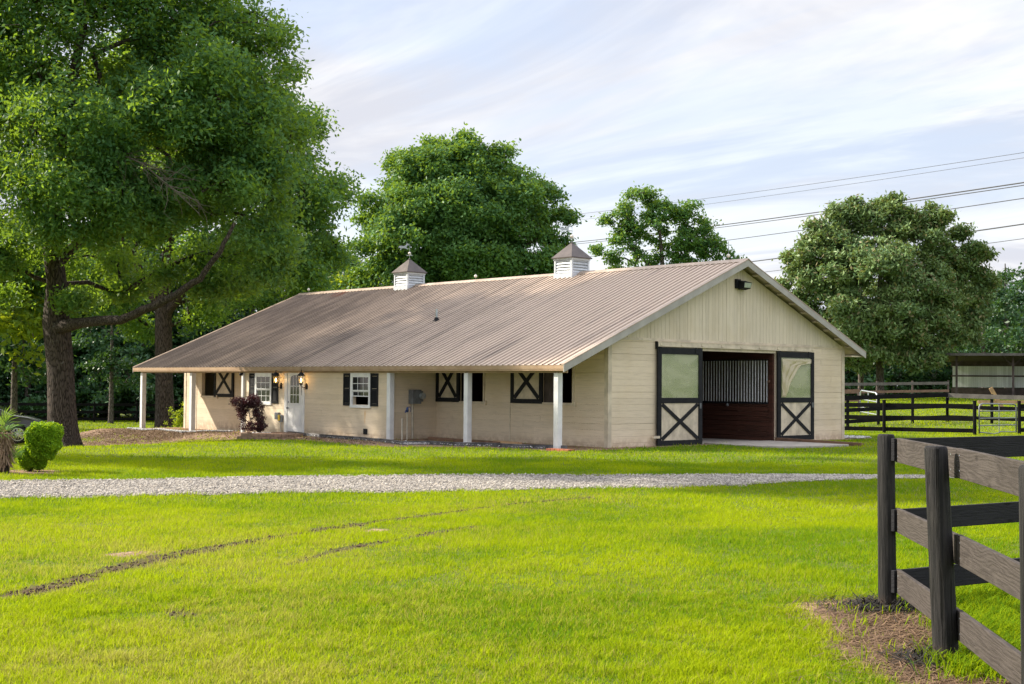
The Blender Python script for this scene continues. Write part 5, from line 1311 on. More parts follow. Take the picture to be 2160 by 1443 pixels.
# ================================================================== TREES
def unit(v): return v/np.maximum(np.linalg.norm(v, axis=-1, keepdims=True), 1e-9)
def leaves_at(Cn, n_per, spread, ln, wd, rng, up=.7, outc=None, tint=None, flat=.7, jit=.18, droop=0.0):
    """leaf quads in clumps round the centres Cn; returns V, F, tint"""
    m = len(Cn); k = n_per; n = m*k
    c = np.repeat(Cn, k, 0); sp_ = np.repeat(spread, k)[:, None] if np.ndim(spread) else spread
    d = rng.normal(0, 1, (n, 3))*np.array([1, 1, flat])*.55; p = c+d*sp_
    nr = rng.normal(0, 1, (n, 3))+np.array([0, 0, up])
    if outc is not None: nr = nr+unit(c-outc)*.6
    nr = unit(nr); t = rng.normal(0, 1, (n, 3))+np.array([0, 0, -droop]); t = unit(t-nr*np.sum(t*nr, -1, keepdims=True)); s = np.cross(nr, t)
    l = (ln*rng.uniform(.6, 1.3, n))[:, None]; w_ = (wd*rng.uniform(.7, 1.3, n))[:, None]
    V = np.stack([p-t*l*.5, p+s*w_*.5-t*l*.05, p+t*l*.5, p-s*w_*.5-t*l*.05], 1)
    tt = np.repeat(tint if tint is not None else rng.uniform(0, 1, m), k)+rng.normal(0, jit, n)
    return V.reshape(-1, 3), np.clip(np.repeat(tt, 4), 0, 1)

def lobes_to_clumps(lobes, rng, nsub, nclump, sub_r=.36, shell=(.62, 1.0), squash=.62):
    Cl = []; Tn = []; Sub = []
    for c, r in lobes:
        c = np.array(c, float); r = np.array(r if np.ndim(r) else (r, r, r), float); size = (r[0]*r[1]*r[2])**(1/3)
        k = max(3, int(nsub*(size**2)))
        d = unit(rng.normal(0, 1, (k, 3))+np.array([0, 0, .12])); q = rng.uniform(shell[0], shell[1], (k, 1))
        sc = c+d*r*q*.86; Sub.append(sc)
        sr = size*sub_r*rng.uniform(.6, 1.35, k)
        tn = rng.uniform(0, 1, k)
        for j in range(k):
            m = max(3, int(nclump*rng.uniform(.7, 1.3)))
            e = unit(rng.normal(0, 1, (m, 3)))*np.power(rng.uniform(.15, 1, (m, 1)), .45)*sr[j]*np.array([1, 1, squash])
            e[:, 2] -= .12*np.hypot(e[:, 0], e[:, 1])**2/max(sr[j], .1)
            Cl.append(sc[j]+e); Tn.append(np.clip(tn[j]*.7+.3*rng.uniform(0, 1, m), 0, 1))
    return np.concatenate(Cl), np.concatenate(Tn), np.concatenate(Sub)

def skeleton(mb, start, nodes, r_tip, rng, rmax=.25, sag=.06, sides=5):
    """limbs: every node joins the nearest node that is closer to the trunk"""
    start = np.array(start, float); c0 = start[-1]
    order = np.argsort(np.min(np.linalg.norm(nodes[:, None]-start[None], axis=2), axis=1)); pts = [tuple(p) for p in start]; par = [-1]*len(start)
    P = np.array(pts)
    for i in order:
        q = nodes[i]; v = q-P; d = np.linalg.norm(v, axis=1)
        cost = d*(1+.5*(P[:, 2] > q[2]+.3)); j = int(np.argmin(cost)); par.append(j); P = np.vstack([P, q])
    cnt = np.zeros(len(P)); ns = len(start)
    for i in range(len(P)-1, ns-1, -1):
        cnt[i] += 1; cnt[par[i]] += cnt[i]
    for i in range(ns, len(P)):
        a, b = P[par[i]], P[i]; r1 = min(r_tip*cnt[i]**.5, rmax); r0 = min(r1*1.25, rmax)
        mid = (a+b)/2+rng.normal(0, .07, 3)*np.linalg.norm(b-a); mid[2] += sag*np.linalg.norm(b-a)
        mb.tube([tuple(a), tuple(mid), tuple(b)], [r0, (r0+r1)/2, r1*.85], sides, False)

def quads(n): return np.arange(n).reshape(-1, 4)
def tree(base, label, trunk, lobes, leaf, bark, per=30, ln=.2, wd=.1, spread=.45, nsub=3.0, nclump=7, seed=1, cat='tree', group=None, name='tree', r_tip=.022, sub_r=.36, extra=None, up=.7, flare=1.0, shell=(.62, 1.0), limbs=(), droop=0.0, maxnodes=260, squash=.62):
    """trunk: [(point, radius)...] in world coordinates, lobes: [(centre, radii)...]"""
    rng = np.random.default_rng(seed)
    root = empty(name, base, label, cat, group)
    Cl, Tn, Sub = lobes_to_clumps(lobes, rng, nsub, nclump, sub_r, shell, squash)
    ctr = np.mean([l[0] for l in lobes], 0)
    V, T = leaves_at(Cl, per, spread, ln, wd, rng, up, ctr, Tn, droop=droop)
    cr = mesh_np('crown', V, quads(len(V)), leaf, root, {'tint': T})
    mb = MB(); tp = [t[0] for t in trunk]; tr = [t[1] for t in trunk]
    # trunk with flared, lobed foot
    P_ = []; R_ = []
    for i in range(len(tp)-1):
        for k in range(6): s_ = k/6; P_.append(np.array(tp[i])*(1-s_)+np.array(tp[i+1])*s_); R_.append(tr[i]*(1-s_)+tr[i+1]*s_)
    P_.append(np.array(tp[-1])); R_.append(tr[-1])
    n_ = 22; b0 = len(mb.v); ph = rng.uniform(0, 6.28, 4)
    for p, r in zip(P_, R_):
        hgt = p[2]-base[2]; fl = flare*math.exp(-max(hgt, 0)/.45)
        for k in range(n_):
            a_ = 2*math.pi*k/n_; rr = r*(1+fl*(.35+.30*math.sin(3*a_+ph[0])+.2*math.sin(5*a_+ph[1]))+.035*math.sin(4*a_+ph[2]+hgt)+.02*math.sin(9*a_+ph[3]))
            mb.v.append((p[0]+rr*math.cos(a_), p[1]+rr*math.sin(a_), p[2]))
    for i in range(len(P_)-1):
        for k in range(n_): mb.f.append((b0+i*n_+k, b0+i*n_+(k+1) % n_, b0+(i+1)*n_+(k+1) % n_, b0+(i+1)*n_+k))
    st = [np.array(p) for p in tp[1:]]
    for li, lpts in enumerate(limbs):
        q = [np.array(p) for p, _ in lpts]; rr = [r for _, r in lpts]; QP = []; QR = []
        for i in range(len(q)-1):
            for k in range(4):
                s_ = k/4; QP.append(q[i]*(1-s_)+q[i+1]*s_+rng.normal(0, .012, 3)); QR.append(rr[i]*(1-s_)+rr[i+1]*s_)
        QP.append(q[-1]); QR.append(rr[-1]); mb.tube([tuple(x) for x in QP], QR, 12, False); st += q[-2:] if (li or len(limbs) < 3) else []
    nodes = np.concatenate([Sub, Cl[rng.choice(len(Cl), min(len(Cl), maxnodes), replace=False)]])
    if len(nodes) > maxnodes*1.6: nodes = nodes[rng.choice(len(nodes), int(maxnodes*1.6), replace=False)]
    skeleton(mb, st, nodes, r_tip, rng, rmax=tr[-1]*.8)
    mb.build('trunk', bark, root, True)
    return root

def up_(p, z, px=0.0, py=0.0): return (p[0]+px, p[1]+py, p[2]+z)
R2 = RT0[:2]; F2_ = np.array([math.sin(YAW), math.cos(YAW)])
def off(p, r, f, z): return (p[0]+R2[0]*r+F2_[0]*f, p[1]+R2[1]*r+F2_[1]*f, z)
dp = lambda px, py, D: tuple(deep(px, py, D))

# big oak left: trunk, long limb to the right
b = T1; top = dp(118, 330, 45.4)
trunk = [(up_(b, -.3), .50), (up_(b, .5), .47), (dp(128, 780, 45.7), .42), (dp(118, 680, 45.6), .44), (dp(120, 600, 45.5), .34), (dp(105, 480, 45.4), .30), (top, .26), (dp(150, 180, 45.4), .18), (dp(180, 40, 45.4), .10)]
limb = [(dp(122, 690, 45.4), .26), (dp(175, 680, 44.6), .17), (dp(255, 674, 43.6), .145), (dp(320, 648, 42.9), .13), (dp(372, 622, 42.4), .115), (dp(420, 588, 42.0), .095), (dp(465, 530, 41.6), .075), (dp(495, 470, 41.6), .05)]
limb2 = [(dp(112, 560, 45.5), .2), (dp(180, 500, 45.8), .15), (dp(260, 440, 46.2), .11), (dp(360, 380, 46.6), .07)]
limb3 = [(dp(108, 470, 45.4), .2), (dp(60, 400, 45), .15), (dp(-30, 340, 44.6), .11), (dp(-120, 300, 44), .07)]
lobes = []
for px, py, D, r in ((150, 130, 45.5, 4.2), (420, 120, 45, 3.3), (-60, 150, 46, 3.4), (130, -130, 46, 4.4), (390, -90, 46, 3.4), (-60, -100, 47, 3.4), (520, 300, 44.5, 2.5), (330, 320, 43.2, 3.0), (470, 210, 43.5, 2.6),
                     (10, 400, 44.0, 2.3), (-70, 500, 44.5, 1.6), (530, 430, 43.5, 2.1), (420, 440, 44.0, 1.8), (250, 450, 43.6, 1.8), (130, 420, 42.4, 2.2), (150, 300, 42.3, 2.6), (520, 70, 46, 1.6), (550, 170, 46.2, 1.6), (40, 560, 44.6, 1.3), (135, 630, 44.9, .6), (575, 530, 44.8, 1.5),
                     (20, 250, 49.5, 3.0), (280, 230, 49.5, 3.0), (-20, 620, 46.5, 1.1), (390, 590, 46.5, 1.4), (200, 560, 48.5, 1.6), (300, 620, 47.5, 1.1), (480, 560, 47, 1.5)):
    lobes.append((dp(px, py, D), (r, r, r*.78)))
tree(b, 'largest oak, trunk in the lawn with a long limb curving towards the barn', trunk, lobes, MAT['leaf_oak'], MAT['bark'], per=50, ln=.19, wd=.082, spread=.50, nsub=3.8, nclump=10, seed=3, r_tip=.016, limbs=(limb, limb2, limb3), flare=1.5, droop=.5, maxnodes=420, name='oak_tree')
# bare twigs hanging in its crown
rng = np.random.default_rng(5); mb = MB()
oak = bpy.data.objects['oak_tree']
dead = [np.array(dp(*q_)) for q_ in ((112, 400, 45.3), (165, 330, 43.5), (235, 318, 42.0), (300, 345, 41.4), (360, 395, 41.2), (420, 450, 41.1))]
mb.tube([tuple(q_) for q_ in dead], [.07, .05, .035, .022, .014, .006], 6, False)
for k in range(46):
    s_ = rng.uniform(1.2, 4.6); i_ = int(s_); p = dead[i_]*(1-s_+i_)+dead[i_+1]*(s_-i_); q = p+np.array([RT0[0], RT0[1], 0])*rng.uniform(.2, 1.5)+np.array([0, 0, -rng.uniform(-.2, 1.3)])+rng.normal(0, .2, 3); m1 = (p+q)/2+np.array([0, 0, .15])+rng.normal(0, .12, 3)
    mb.tube([tuple(p), tuple((p+m1)/2+rng.normal(0, .05, 3)), tuple(m1), tuple((m1+q)/2+rng.normal(0, .08, 3)), tuple(q+rng.normal(0, .15, 3))], [.013, .011, .009, .007, .004], 4, False)
mb.build('dead_twigs', MAT['twig'], oak)

# second oak behind the end of the barn
b = T2
trunk = [(up_(b, -.3), .50), (up_(b, .6), .46), (dp(345, 760, 65), .40), (dp(345, 655, 65), .38), (dp(352, 560, 65), .28), (dp(370, 420, 65), .2), (dp(400, 250, 65), .12)]
limbs = ([(dp(345, 660, 65), .26), (dp(315, 610, 65), .2), (dp(280, 540, 64.5), .14), (dp(240, 470, 64), .09)], [(dp(348, 665, 65), .26), (dp(385, 615, 64.6), .2), (dp(430, 560, 64), .15), (dp(520, 490, 63.5), .1), (dp(600, 440, 63), .07)])
lobes = [(dp(px, py, D), (r, r, r*.78)) for px, py, D, r in ((470, 250, 65, 3.8), (350, 180, 66, 3.8), (560, 320, 64, 3.1), (630, 420, 63.5, 2.7), (520, 440, 62.5, 2.8), (660, 540, 63.5, 2.0), (560, 560, 62, 2.2), (440, 560, 61.5, 2.0), (300, 420, 65, 3.6), (600, 260, 66, 2.0), (250, 600, 66, 2.0), (410, 650, 66.5, 1.5), (540, 640, 64, 1.2), (690, 420, 65, 1.6), (640, 630, 66, 1.3), (200, 300, 67, 3.6), (170, 640, 67, 1.8), (300, 690, 68, 1.1), (705, 540, 66, 1.1), (100, 560, 68, 2.5), (480, 360, 68, 3.6), (30, 640, 68, 2.2), (-20, 540, 67, 2.8))]
tree(b, 'dark oak standing behind the far left end of the barn', trunk, lobes, MAT['leaf_oak'], MAT['bark'], per=44, ln=.25, wd=.11, spread=.64, nsub=3.2, nclump=9, seed=8, r_tip=.02, limbs=limbs, flare=.6, droop=.4, maxnodes=300, name='oak_tree')

# oak out of frame on the left whose shade crosses the lawn strip before the barn
b = foot(-600, 33.0)
trunk = [(up_(b, -.3), .4), (up_(b, 2), .34), (up_(b, 5), .28), (up_(b, 9), .2), (up_(b, 14), .14), (up_(b, 19), .06)]
lobes = [(off(b, r_, f_, z_), (s_, s_*.62, s_)) for r_, f_, z_, s_ in ((0, 0, 12.5, 3.2), (-1.5, .3, 9, 3.2), (1.5, -.6, 8.6, 3.0), (0, -.6, 6, 2.9), (1, -1.5, 15, 3.6), (-1, 2.5, 16, 3.8), (.5, -1, 3.6, 2.2), (1, 3.5, 19, 4.0), (-1, -2, 19.5, 3.8), (2, 0, 21, 3.8), (-3, 1, 21, 3.4))]
tree(b, 'tall narrow oak outside the left edge, shading the strip of lawn', trunk, lobes, MAT['leaf_oak'], MAT['bark'], per=22, ln=.42, wd=.24, spread=.7, nsub=1.8, nclump=7, seed=21, name='oak_tree', maxnodes=60)

# round tree behind the barn
b = foot(985, 82)
trunk = [(up_(b, -.3), .45), (up_(b, 2.5), .38), (dp(985, 640, 82), .34), (dp(975, 560, 82), .26), (dp(960, 450, 82), .16), (dp(960, 360, 82), .08)]
limbs = ([(dp(985, 640, 82), .22), (dp(1030, 580, 81), .16), (dp(1090, 520, 80.5), .10), (dp(1130, 460, 80), .06)], [(dp(980, 650, 82), .2), (dp(920, 590, 81), .15), (dp(860, 530, 80.5), .10), (dp(820, 470, 80), .06)])
lobes = [(dp(px, py, D), (r, r, r*k)) for px, py, D, r, k in ((985, 370, 82, 2.9, .72), (900, 385, 81, 2.6, .75), (1075, 390, 82, 2.4, .75), (840, 440, 81, 2.2, .85), (1140, 435, 82, 1.7, .85), (955, 440, 79.5, 2.6, .8), (870, 500, 79, 2.3, .8), (800, 530, 81, 1.7, .9), (1170, 490, 82, 1.35, .8), (1040, 465, 79.5, 2.1, .8), (1095, 500, 80, 1.8, .7), (940, 560, 79.5, 1.9, .7), (1010, 600, 81, 1.3, .6), (1150, 555, 81, 1.5, .7), (1085, 570, 80.5, 1.6, .7), (1040, 540, 80, 1.7, .8), (960, 600, 80, 1.5, .7), (1120, 610, 81, 1.3, .7), (890, 610, 80, 1.5, .7), (1050, 610, 81.5, 1.2, .7), (745, 600, 83, 1.3, .9), (860, 580, 80, 1.6, .8), (780, 590, 82, 1.3, .9), (1195, 540, 82, 1.0, .8), (1180, 590, 82, 1.2, .8), (1120, 560, 80, 1.7, .9), (1000, 520, 79.5, 2.4, .9), (900, 450, 79.5, 2.2, .9), (1080, 430, 80, 2.0, .9), (985, 330, 82, 1.7, .8), (925, 335, 82, 1.5, .8), (860, 350, 82, 1.3, .8), (1050, 345, 82, 1.5, .8), (790, 460, 82, 1.2, .9), (1190, 460, 82.5, .8, .9))]
tree(b, 'broad round green tree rising behind the middle of the barn roof', trunk, lobes, MAT['leaf_mid'], MAT['bark'], per=44, ln=.26, wd=.13, spread=.52, nsub=5.0, nclump=9, seed=12, r_tip=.015, limbs=limbs, maxnodes=300, name='round_tree', sub_r=.34, squash=.85)
# looser tree right of it
b = foot(1400, 88)
trunk = [(up_(b, -.3), .26), (up_(b, 3), .2), (dp(1400, 600, 88), .17), (dp(1396, 540, 88), .13), (dp(1390, 470, 88), .07)]
limbs = ([(dp(1398, 590, 88), .13), (dp(1350, 540, 88), .09), (dp(1310, 500, 88), .05)], [(dp(1400, 585, 88), .13), (dp(1450, 530, 88), .09), (dp(1500, 505, 88), .05)])
lobes = [(dp(px, py, D), (r, r, r*.85)) for px, py, D, r in ((1345, 430, 88, 1.45), (1310, 470, 87.5, 1.2), (1440, 440, 88, 1.25), (1400, 455, 87.5, 1.3), (1490, 485, 88, 1.15), (1525, 515, 88, .75), (1380, 500, 88.5, 1.0), (1290, 520, 87, .9), (1455, 520, 87.5, .9), (1350, 550, 88, .9), (1500, 545, 88, .7), (1425, 550, 88, .7), (1275, 465, 88, .5), (1360, 415, 88, .9), (1550, 540, 88, .6), (1350, 470, 88, 1.3), (1460, 500, 88, 1.3), (1510, 520, 88, 1.0), (1330, 500, 88, 1.2), (1420, 510, 88, 1.2), (1470, 540, 88, 1.0), (1300, 560, 88, 1.0), (1390, 560, 88.5, 1.0), (1260, 530, 88, .7), (1450, 470, 88.5, 1.1), (1395, 425, 88.5, 1.0))]
tree(b, 'loose airy tree with visible limbs between the near cupola and the gable', trunk, lobes, MAT['leaf_mid'], MAT['bark2'], per=24, ln=.25, wd=.12, spread=.36, nsub=6.0, nclump=6, seed=14, r_tip=.011, limbs=limbs, maxnodes=220, name='airy_tree', sub_r=.36, squash=.6)
# olive oak on the right
b = foot(1856, 90)
trunk = [(up_(b, -.3), .30), (up_(b, .6), .27), (dp(1856, 770, 90), .24), (dp(1853, 700, 90), .22), (dp(1856, 600, 90), .15), (dp(1860, 500, 90), .08)]
limbs = ([(dp(1854, 700, 90), .15), (dp(1800, 620, 90), .10), (dp(1740, 560, 90), .06)], [(dp(1854, 690, 90), .15), (dp(1920, 610, 90), .10), (dp(2000, 550, 90), .06)])
lobes = [(dp(px, py, D), (r, r, r*.85)) for px, py, D, r in ((1790, 480, 90, 2.0), (1870, 470, 90.5, 1.9), (1930, 500, 90, 1.9), (1850, 560, 88, 2.5), (1750, 570, 89, 2.3), (1700, 590, 90, 1.3), (1990, 560, 90.5, 1.8), (2045, 565, 91, 1.3), (1940, 590, 89, 2.0), (1790, 660, 88.5, 2.4), (1880, 660, 88, 2.4), (1980, 660, 89.5, 2.1), (2050, 630, 91, 1.2), (1740, 700, 89.5, 1.9), (1840, 740, 88.5, 1.7), (1920, 740, 89, 1.7), (2000, 730, 90, 1.5), (1780, 745, 90, 1.2), (1690, 660, 90.5, 1.2), (1870, 440, 91, 1.0), (1800, 440, 91, 1.0), (1675, 550, 91, .9), (1955, 465, 90.5, 1.5), (2025, 510, 90.5, 1.4), (1735, 500, 90, 1.5), (2065, 555, 91, 1.2), (1700, 545, 90, 1.4), (1910, 455, 90.5, 1.4), (2070, 640, 91, 1.2), (1960, 770, 89, 1.1), (1700, 730, 90, 1.2), (2070, 600, 91.5, 1.1), (2055, 690, 91, 1.3), (1660, 610, 91, .9), (1760, 520, 90, 1.6), (2000, 610, 90, 1.6))]
tree(b, 'olive green oak with a pale grey trunk right of the barn', trunk, lobes, MAT['leaf_mag'], MAT['bark2'], per=40, ln=.32, wd=.13, spread=.46, nsub=5.0, nclump=9, seed=16, r_tip=.013, limbs=limbs, maxnodes=240, name='oak_tree', sub_r=.34, flare=.3, droop=.9)
b = foot(1816, 92); trunk = [(up_(b, -.3), .22), (up_(b, 1.5), .19), (up_(b, 5), .15), (up_(b, 8), .07)]
tree(b, 'slimmer oak close behind the olive green oak, nearer the barn', trunk, [(off(b, 0, 1, b[2]+7), (2.2, 2.2, 1.8)), (off(b, -1.2, 1, b[2]+5.2), (1.6, 1.6, 1.3))], MAT['leaf_mag'], MAT['bark2'], per=22, ln=.3, wd=.12, spread=.34, nsub=2.4, nclump=7, seed=18, name='oak_tree', flare=.3, maxnodes=60)

# woodland trees: three kinds, copied
def copy_tree(o, parent=None):
    c = o.copy(); C.objects.link(c); c.parent = parent
    for ch in [x for x in bpy.data.objects if x.parent == o]: copy_tree(ch, c)
    return c
def proto(seed, kind):
    b = (0, 0, 0); rg = np.random.default_rng(seed); lobes = []
    if kind == 'pine':
        for k in range(9): z = 4+k*1.05; r = 2.5-.2*k; lobes.append(((rg.normal(0, .2), rg.normal(0, .2), z), (r, r, .75)))
        tr = [((0, 0, -.4), .2), ((0, 0, 6), .14), ((0, 0, 13), .04)]
        return tree(b, 'tall pine like tree in the far treeline', tr, lobes, MAT['leaf_wood'], MAT['bark2'], per=20, ln=.42, wd=.13, spread=.5, nsub=1.9, nclump=5, seed=seed, name='woodland_tree', maxnodes=70, flare=.2)
    for k in range(11):
        a = rg.uniform(0, 6.28); q = rg.uniform(.4, 2.4); z = rg.uniform(3.6, 10.5) if kind != 'low' else rg.uniform(1.2, 6)
        lobes.append(((q*math.cos(a), q*math.sin(a), z), (rg.uniform(1.6, 2.5),)*2+(rg.uniform(1.2, 1.9),)))
    tr = [((0, 0, -.4), .24), ((0, 0, 4), .17), ((.2, 0, 8), .1), ((.1, .1, 11), .04)] if kind != 'low' else [((0, 0, -.4), .14), ((0, 0, 2), .1), ((.1, 0, 5), .05)]
    return tree(b, 'dark leafy tree in the far treeline', tr, lobes, MAT['leaf_wood'] if kind != 'lime' else MAT['leaf_lime'], MAT['bark2'], per=22, ln=.36, wd=.18, spread=.55, nsub=1.0, nclump=6, seed=seed, name='woodland_tree', maxnodes=90, flare=.2)
protos = {'a': proto(31, 'broad'), 'b': proto(33, 'broad'), 'p': proto(35, 'pine'), 'l': proto(37, 'low'), 'y': proto(39, 'lime')}
used = set()
LW = 'trees of the woods on the left'; RW = 'trees of the woods on the right'
def put(k, px, D, s, rz, label, group):
    o = protos[k] if k not in used else copy_tree(protos[k]); used.add(k)
    p = foot(px, D); o.location = tuple(p-np.array([0, 0, .1])); o.scale = (s, s, s*random.uniform(.92, 1.1)); o.rotation_euler = (0, 0, rz); o['label'] = label; o['group'] = group
rg = random.Random(4)
LL = 'dark leafy tree in the woods behind the black board fence on the left'
for i, px in enumerate(range(-330, 760, 62)): put('ab'[i % 2], px+rg.uniform(-22, 22), 91+rg.uniform(-1.5, 2), rg.uniform(.9, 1.15), rg.uniform(0, 6), LL, LW)
for i, px in enumerate(range(-330, 780, 80)): put('ab'[(i+1) % 2], px+rg.uniform(-22, 22), 98+rg.uniform(-1.5, 3), rg.uniform(1.15, 1.4), rg.uniform(0, 6), LL, LW)
LB_ = 'low leafy tree at the foot of the woods on the left'
for i, px in enumerate(range(-330, 740, 75)): put('l', px+rg.uniform(-22, 22), 89+rg.uniform(-1, 1.5), rg.uniform(.65, .95), rg.uniform(0, 6), LB_, LW)
RL = 'dark leafy tree in the woods behind the shed'
for i, px in enumerate(range(1580, 2420, 66)): put('ab'[i % 2], px+rg.uniform(-18, 18), 116+rg.uniform(-2, 3), rg.uniform(.72, .88), rg.uniform(0, 6), RL, RW)
for i, px in enumerate(range(1640, 2420, 84)): put('l', px+rg.uniform(-18, 18), 110+rg.uniform(-1, 1), rg.uniform(.9, 1.2), rg.uniform(0, 6), 'low leafy tree at the foot of the woods behind the shed', RW)
put('p', 1640, 125, .82, 1.0, 'pine in the far woods rising just right of the gable peak', RW)
put('p', 1612, 128, .78, 2.0, 'lower pine at the left edge of the woods right of the gable', RW)
put('b', 2075, 102, .84, 3.0, 'leafy tree rising left of the shed roof end', RW)
put('a', 2125, 105, 1.0, 1.1, 'broad mid green leafy tree rising above the shed', RW)
put('p', 2122, 122, 1.0, 3.1, 'tall pine in the woods over the shed', RW)
put('a', 2195, 92, .98, .4, 'tall dark tree cut by the right edge of the view', RW)
put('y', 1275, 100, .82, 2.1, 'lime green tree just behind the near cupola', 'trees just behind the barn roof')
put('y', 1318, 104, .72, .3, 'lower lime green tree right of the near cupola', 'trees just behind the barn roof')
put('y', 705, 84, .84, 1.9, 'sunlit leafy tree at the far end of the barn ridge', 'trees just behind the barn roof')
put('b', 760, 92, .95, 1.2, 'leafy tree between the far cupola and the dark oaks', 'trees just behind the barn roof')
put('y', -60, 66, 1.15, .2, 'sunlit yellow green tree at the left edge behind the oak', 'trees between the oaks and the woods')
put('b', 235, 82, .70, 1.2, 'green tree hanging over the fence between the two oak trunks', 'trees between the oaks and the woods')
put('b', 30, 72, .85, 1.2, 'shaded tree behind the parked car', 'trees between the oaks and the woods')
# undergrowth filling the foot of the woods
V = []; T = []
for (pa, pb, D0, n, hh) in ((-420, 800, 93, 1500, 3.6), (1560, 2460, 118, 1100, 3.4)):
    px = RNG.uniform(pa, pb, n); P_ = np.array([foot(a_, D0+RNG.uniform(-1.5, 7)) for a_ in px]); P_[:, 2] += RNG.uniform(.1, 1, n)**1.0*hh
    v_, t_ = leaves_at(P_, 22, .75, .40, .22, RNG, tint=RNG.uniform(0, .5, n)); V.append(v_); T.append(t_)
V = np.concatenate(V); tag(mesh_np('undergrowth', V, quads(len(V)), MAT['leaf_wood'], None, {'tint': np.concatenate(T)}), kind='stuff', label='dark undergrowth at the foot of the woods')

# ================================================================== SHRUBS
def shrub_leaves(pts, ln, wd, rng, up, tint):
    return leaves_at(pts, 1, .01, ln, wd, rng, up, None, tint, jit=.12)
b = at(66, 994); rng = np.random.default_rng(51); bush = empty('clipped_bush', b, 'bright green clipped bush shaped like a block on a stem, beside the palm', 'bush')
Db = float(np.dot(b-CAM, FWD)); sc = Db/FPX
def SE(px, py, rx, ry, n, pw_=4.0, fd=0.0):
    """points near the skin of a rounded block"""
    d = unit(rng.normal(0, 1, (n, 3))); k = (np.abs(d)**pw_).sum(1)**(-1/pw_); q = rng.uniform(.60, 1.03, n)
    q = np.where(rng.uniform(0, 1, n) < .72, rng.uniform(.93, 1.05, n), q); lump = 1+.07*np.sin(d[:, 0]*7+d[:, 2]*5)+.05*np.sin(d[:, 1]*11+2)
    d = d*(k*q*lump)[:, None]; c = np.array(deep(px, py, Db+fd))
    X_ = d[:, 0]*rx*sc; Z_ = d[:, 2]*ry*sc; Y_ = d[:, 1]*rx*sc*.95
    return c+np.stack([X_*R2[0]+Y_*F2_[0], X_*R2[1]+Y_*F2_[1], Z_], -1)
P_ = np.concatenate([SE(93, 923, 30, 27, 22000), SE(90, 950, 25, 20, 9000, 2.5), SE(60, 966, 19, 22, 10000, 2.4), SE(82, 978, 13, 10, 3500, 2.2), SE(75, 948, 16, 12, 3200, 2.2)])
P_ = P_+rng.normal(0, .012, P_.shape)
V, T = shrub_leaves(P_, .048, .030, rng, .5, rng.uniform(0, 1, len(P_))); mesh_np('foliage', V, quads(len(V)), MAT['leaf_bush'], bush, {'tint': T})
mb = MB(); mb.tube([tuple(b-np.array([0, 0, .1])), tuple(deep(66, 975, Db)), tuple(deep(80, 950, Db)), tuple(deep(95, 925, Db))], [.05, .045, .035, .02], 8)
for k in range(14): a = rng.uniform(0, 6.28); mb.tube([tuple(deep(80, 955, Db)), tuple(deep(rng.uniform(68, 115), rng.uniform(903, 945), Db+rng.uniform(-.25, .25)))], [.012, .004], 5)
mb.build('stem', MAT['bark'], bush)
# fan palm, half out of the picture
b = at(8, 998); Dp = float(np.dot(b-CAM, FWD)); palm = empty('fan_palm', b, 'small fan palm with a shaggy brown trunk at the left edge', 'palm')
mb = MB(); mb.tube([tuple(b-np.array([0, 0, .1])), tuple(deep(6, 970, Dp)), tuple(deep(2, 925, Dp))], [.11, .10, .09], 12); mb.build('trunk', MAT['bark'], palm, True)
rng = np.random.default_rng(61)
def fan(c, direc, R, n, V, T, width=.016, spread_=1.9, tint=.5):
    direc = unit(np.array(direc, float)); side_ = unit(np.cross(direc, [0, 0, 1.0])+1e-6); upv = np.cross(side_, direc)
    for k in range(n):
        a = (k/(n-1)-.5)*spread_*1.6; t = direc*math.cos(a)+side_*math.sin(a); t = unit(t+upv*rng.normal(0, .05)); s_ = unit(np.cross(t, upv))
        L_ = R*rng.uniform(.85, 1.05); tip = c+t*L_+np.array([0, 0, -.10*R]); mid = c+t*L_*.55+upv*.02
        V += [c-s_*width*.2, c+s_*width*.2, mid+s_*width, mid-s_*width, mid-s_*width, mid+s_*width, tip+s_*.001, tip-s_*.001]; T += [tint+rng.normal(0, .15)]*8
V = []; T = []; crown_c = np.array(deep(-4, 916, Dp)); mbp = MB()
for k in range(15):
    az = rng.uniform(0, 6.28); el = rng.uniform(-.2, 1.35); d = np.array([math.cos(az)*math.cos(el), math.sin(az)*math.cos(el), math.sin(el)]); c = crown_c+d*rng.uniform(.14, .26)
    mbp.tube([tuple(crown_c), tuple(c)], .006, 4); fan(c, d, rng.uniform(.36, .48), 13, V, T, .011, 1.3)
cr = mesh_np('frond', np.array(V), quads(len(V)), MAT['leaf_palm'], palm, {'tint': np.clip(T, 0, 1)}); mbp.build('stalks', MAT['freshwood'], palm)
V = []; T = []; c1 = np.array(deep(28, 966, Dp+.2))
for k in range(6):
    az = rng.uniform(0, 6.28); el = rng.uniform(.1, 1.3); d = np.array([math.cos(az)*math.cos(el), math.sin(az)*math.cos(el), math.sin(el)]); fan(c1+d*.03, d, rng.uniform(.18, .28), 11, V, T, .012, 1.3, tint=.3)
mesh_np('frond', np.array(V), quads(len(V)), MAT['leaf_palm'], palm, {'tint': np.clip(T, 0, 1)})
V = []; T = []
for k in range(420):
    az = rng.uniform(0, 6.28); z = rng.uniform(.18, .82); o = np.array([math.cos(az), math.sin(az), 0]); p = np.array(b)+o*.10+np.array([0, 0, z]); q = p+o*rng.uniform(.06, .16)+np.array([0, 0, -rng.uniform(.05, .22)]); s_ = np.array([-o[1], o[0], 0])*rng.uniform(.006, .016)
    V += [p-s_, p+s_, q+s_*.5, q-s_*.5]; T += [rng.uniform(0, 1)]*4
mesh_np('dead_fronds', np.array(V), quads(len(V)), MAT['deadfrond'], palm, {'tint': T})
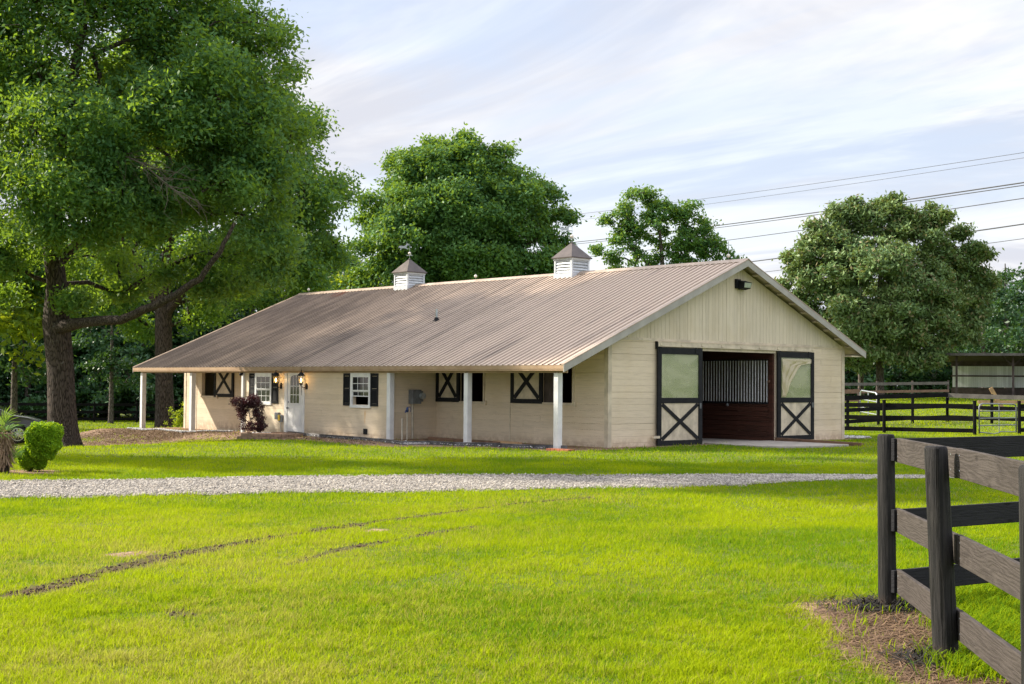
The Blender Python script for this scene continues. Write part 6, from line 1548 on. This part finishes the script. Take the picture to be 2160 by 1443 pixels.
# purple shrub in the planter
b = np.array([cxx, cyy, c0[2]+.1]); Ds = float(np.dot(b-CAM, FWD)); rng = np.random.default_rng(71)
sh2 = empty('purple_shrub', b, 'dark purple shrub with two tufted crowns in the block planter', 'bush')
mb = MB(); cl = []
stems = [((545, 912), (528, 895), (512, 880), (504, 862), (496, 846)), ((545, 912), (530, 890), (524, 868), (518, 850), (512, 843)), ((548, 912), (545, 890), (538, 870), (530, 850), (522, 840)), ((550, 912), (548, 890), (546, 865), (548, 845), (545, 838)), ((550, 912), (556, 885), (550, 860), (535, 842)), ((548, 912), (560, 900), (556, 885), (545, 868)), ((548, 912), (540, 902), (530, 905))]
for st in stems:
    f0 = rng.uniform(-.3, .3); pp = [tuple(deep(x_, y_, Ds+f0*i_/len(st))) for i_, (x_, y_) in enumerate(st)]; mb.tube(pp, [.022-.004*i_ for i_ in range(len(pp))], 6)
    for q in pp[2:]: cl.append(q)
mb.build('stem', MAT['bark2'], sh2)
P_ = []; S_ = []
for (x_, y_, rx, ry, n) in ((505, 848, 17, 10, 46), (533, 846, 17, 11, 50), (512, 868, 10, 12, 26), (545, 862, 11, 14, 32), (545, 885, 13, 12, 28), (530, 900, 22, 9, 34), (520, 858, 10, 8, 14), (552, 900, 10, 8, 14), (510, 885, 6, 8, 6)):
    for _ in range(n):
        a, q = rng.uniform(0, 6.28), rng.uniform(0, 1)**.5; p = deep(x_+rx*q*math.cos(a), y_+ry*q*math.sin(a), Ds+rng.uniform(-.28, .28)*rx/14); P_.append(p)
P_ = np.array(P_); V, T = leaves_at(P_, 42, .085, .05, .028, rng, .5, None, rng.uniform(0, 1, len(P_))); mesh_np('foliage', V, quads(len(V)), MAT['leaf_purple'], sh2, {'tint': T})
# small bright shrub beyond the far corner post
b = foot(386, 60); sb = empty('small_shrub', b, 'small yellow green shrub between the oak trunk and the barn corner', 'bush'); rng = np.random.default_rng(81)
P_ = b+rng.normal(0, 1, (110, 3))*np.array([.28, .28, .30])+np.array([0, 0, .65]); V, T = leaves_at(P_, 20, .12, .08, .05, rng, .5); mesh_np('foliage', V, quads(len(V)), MAT['leaf_lime'], sb, {'tint': T})
mb = MB(); [mb.tube([tuple(b), tuple(P_[k])], [.012, .004], 5) for k in range(10)]; mb.build('stem', MAT['bark2'], sb)
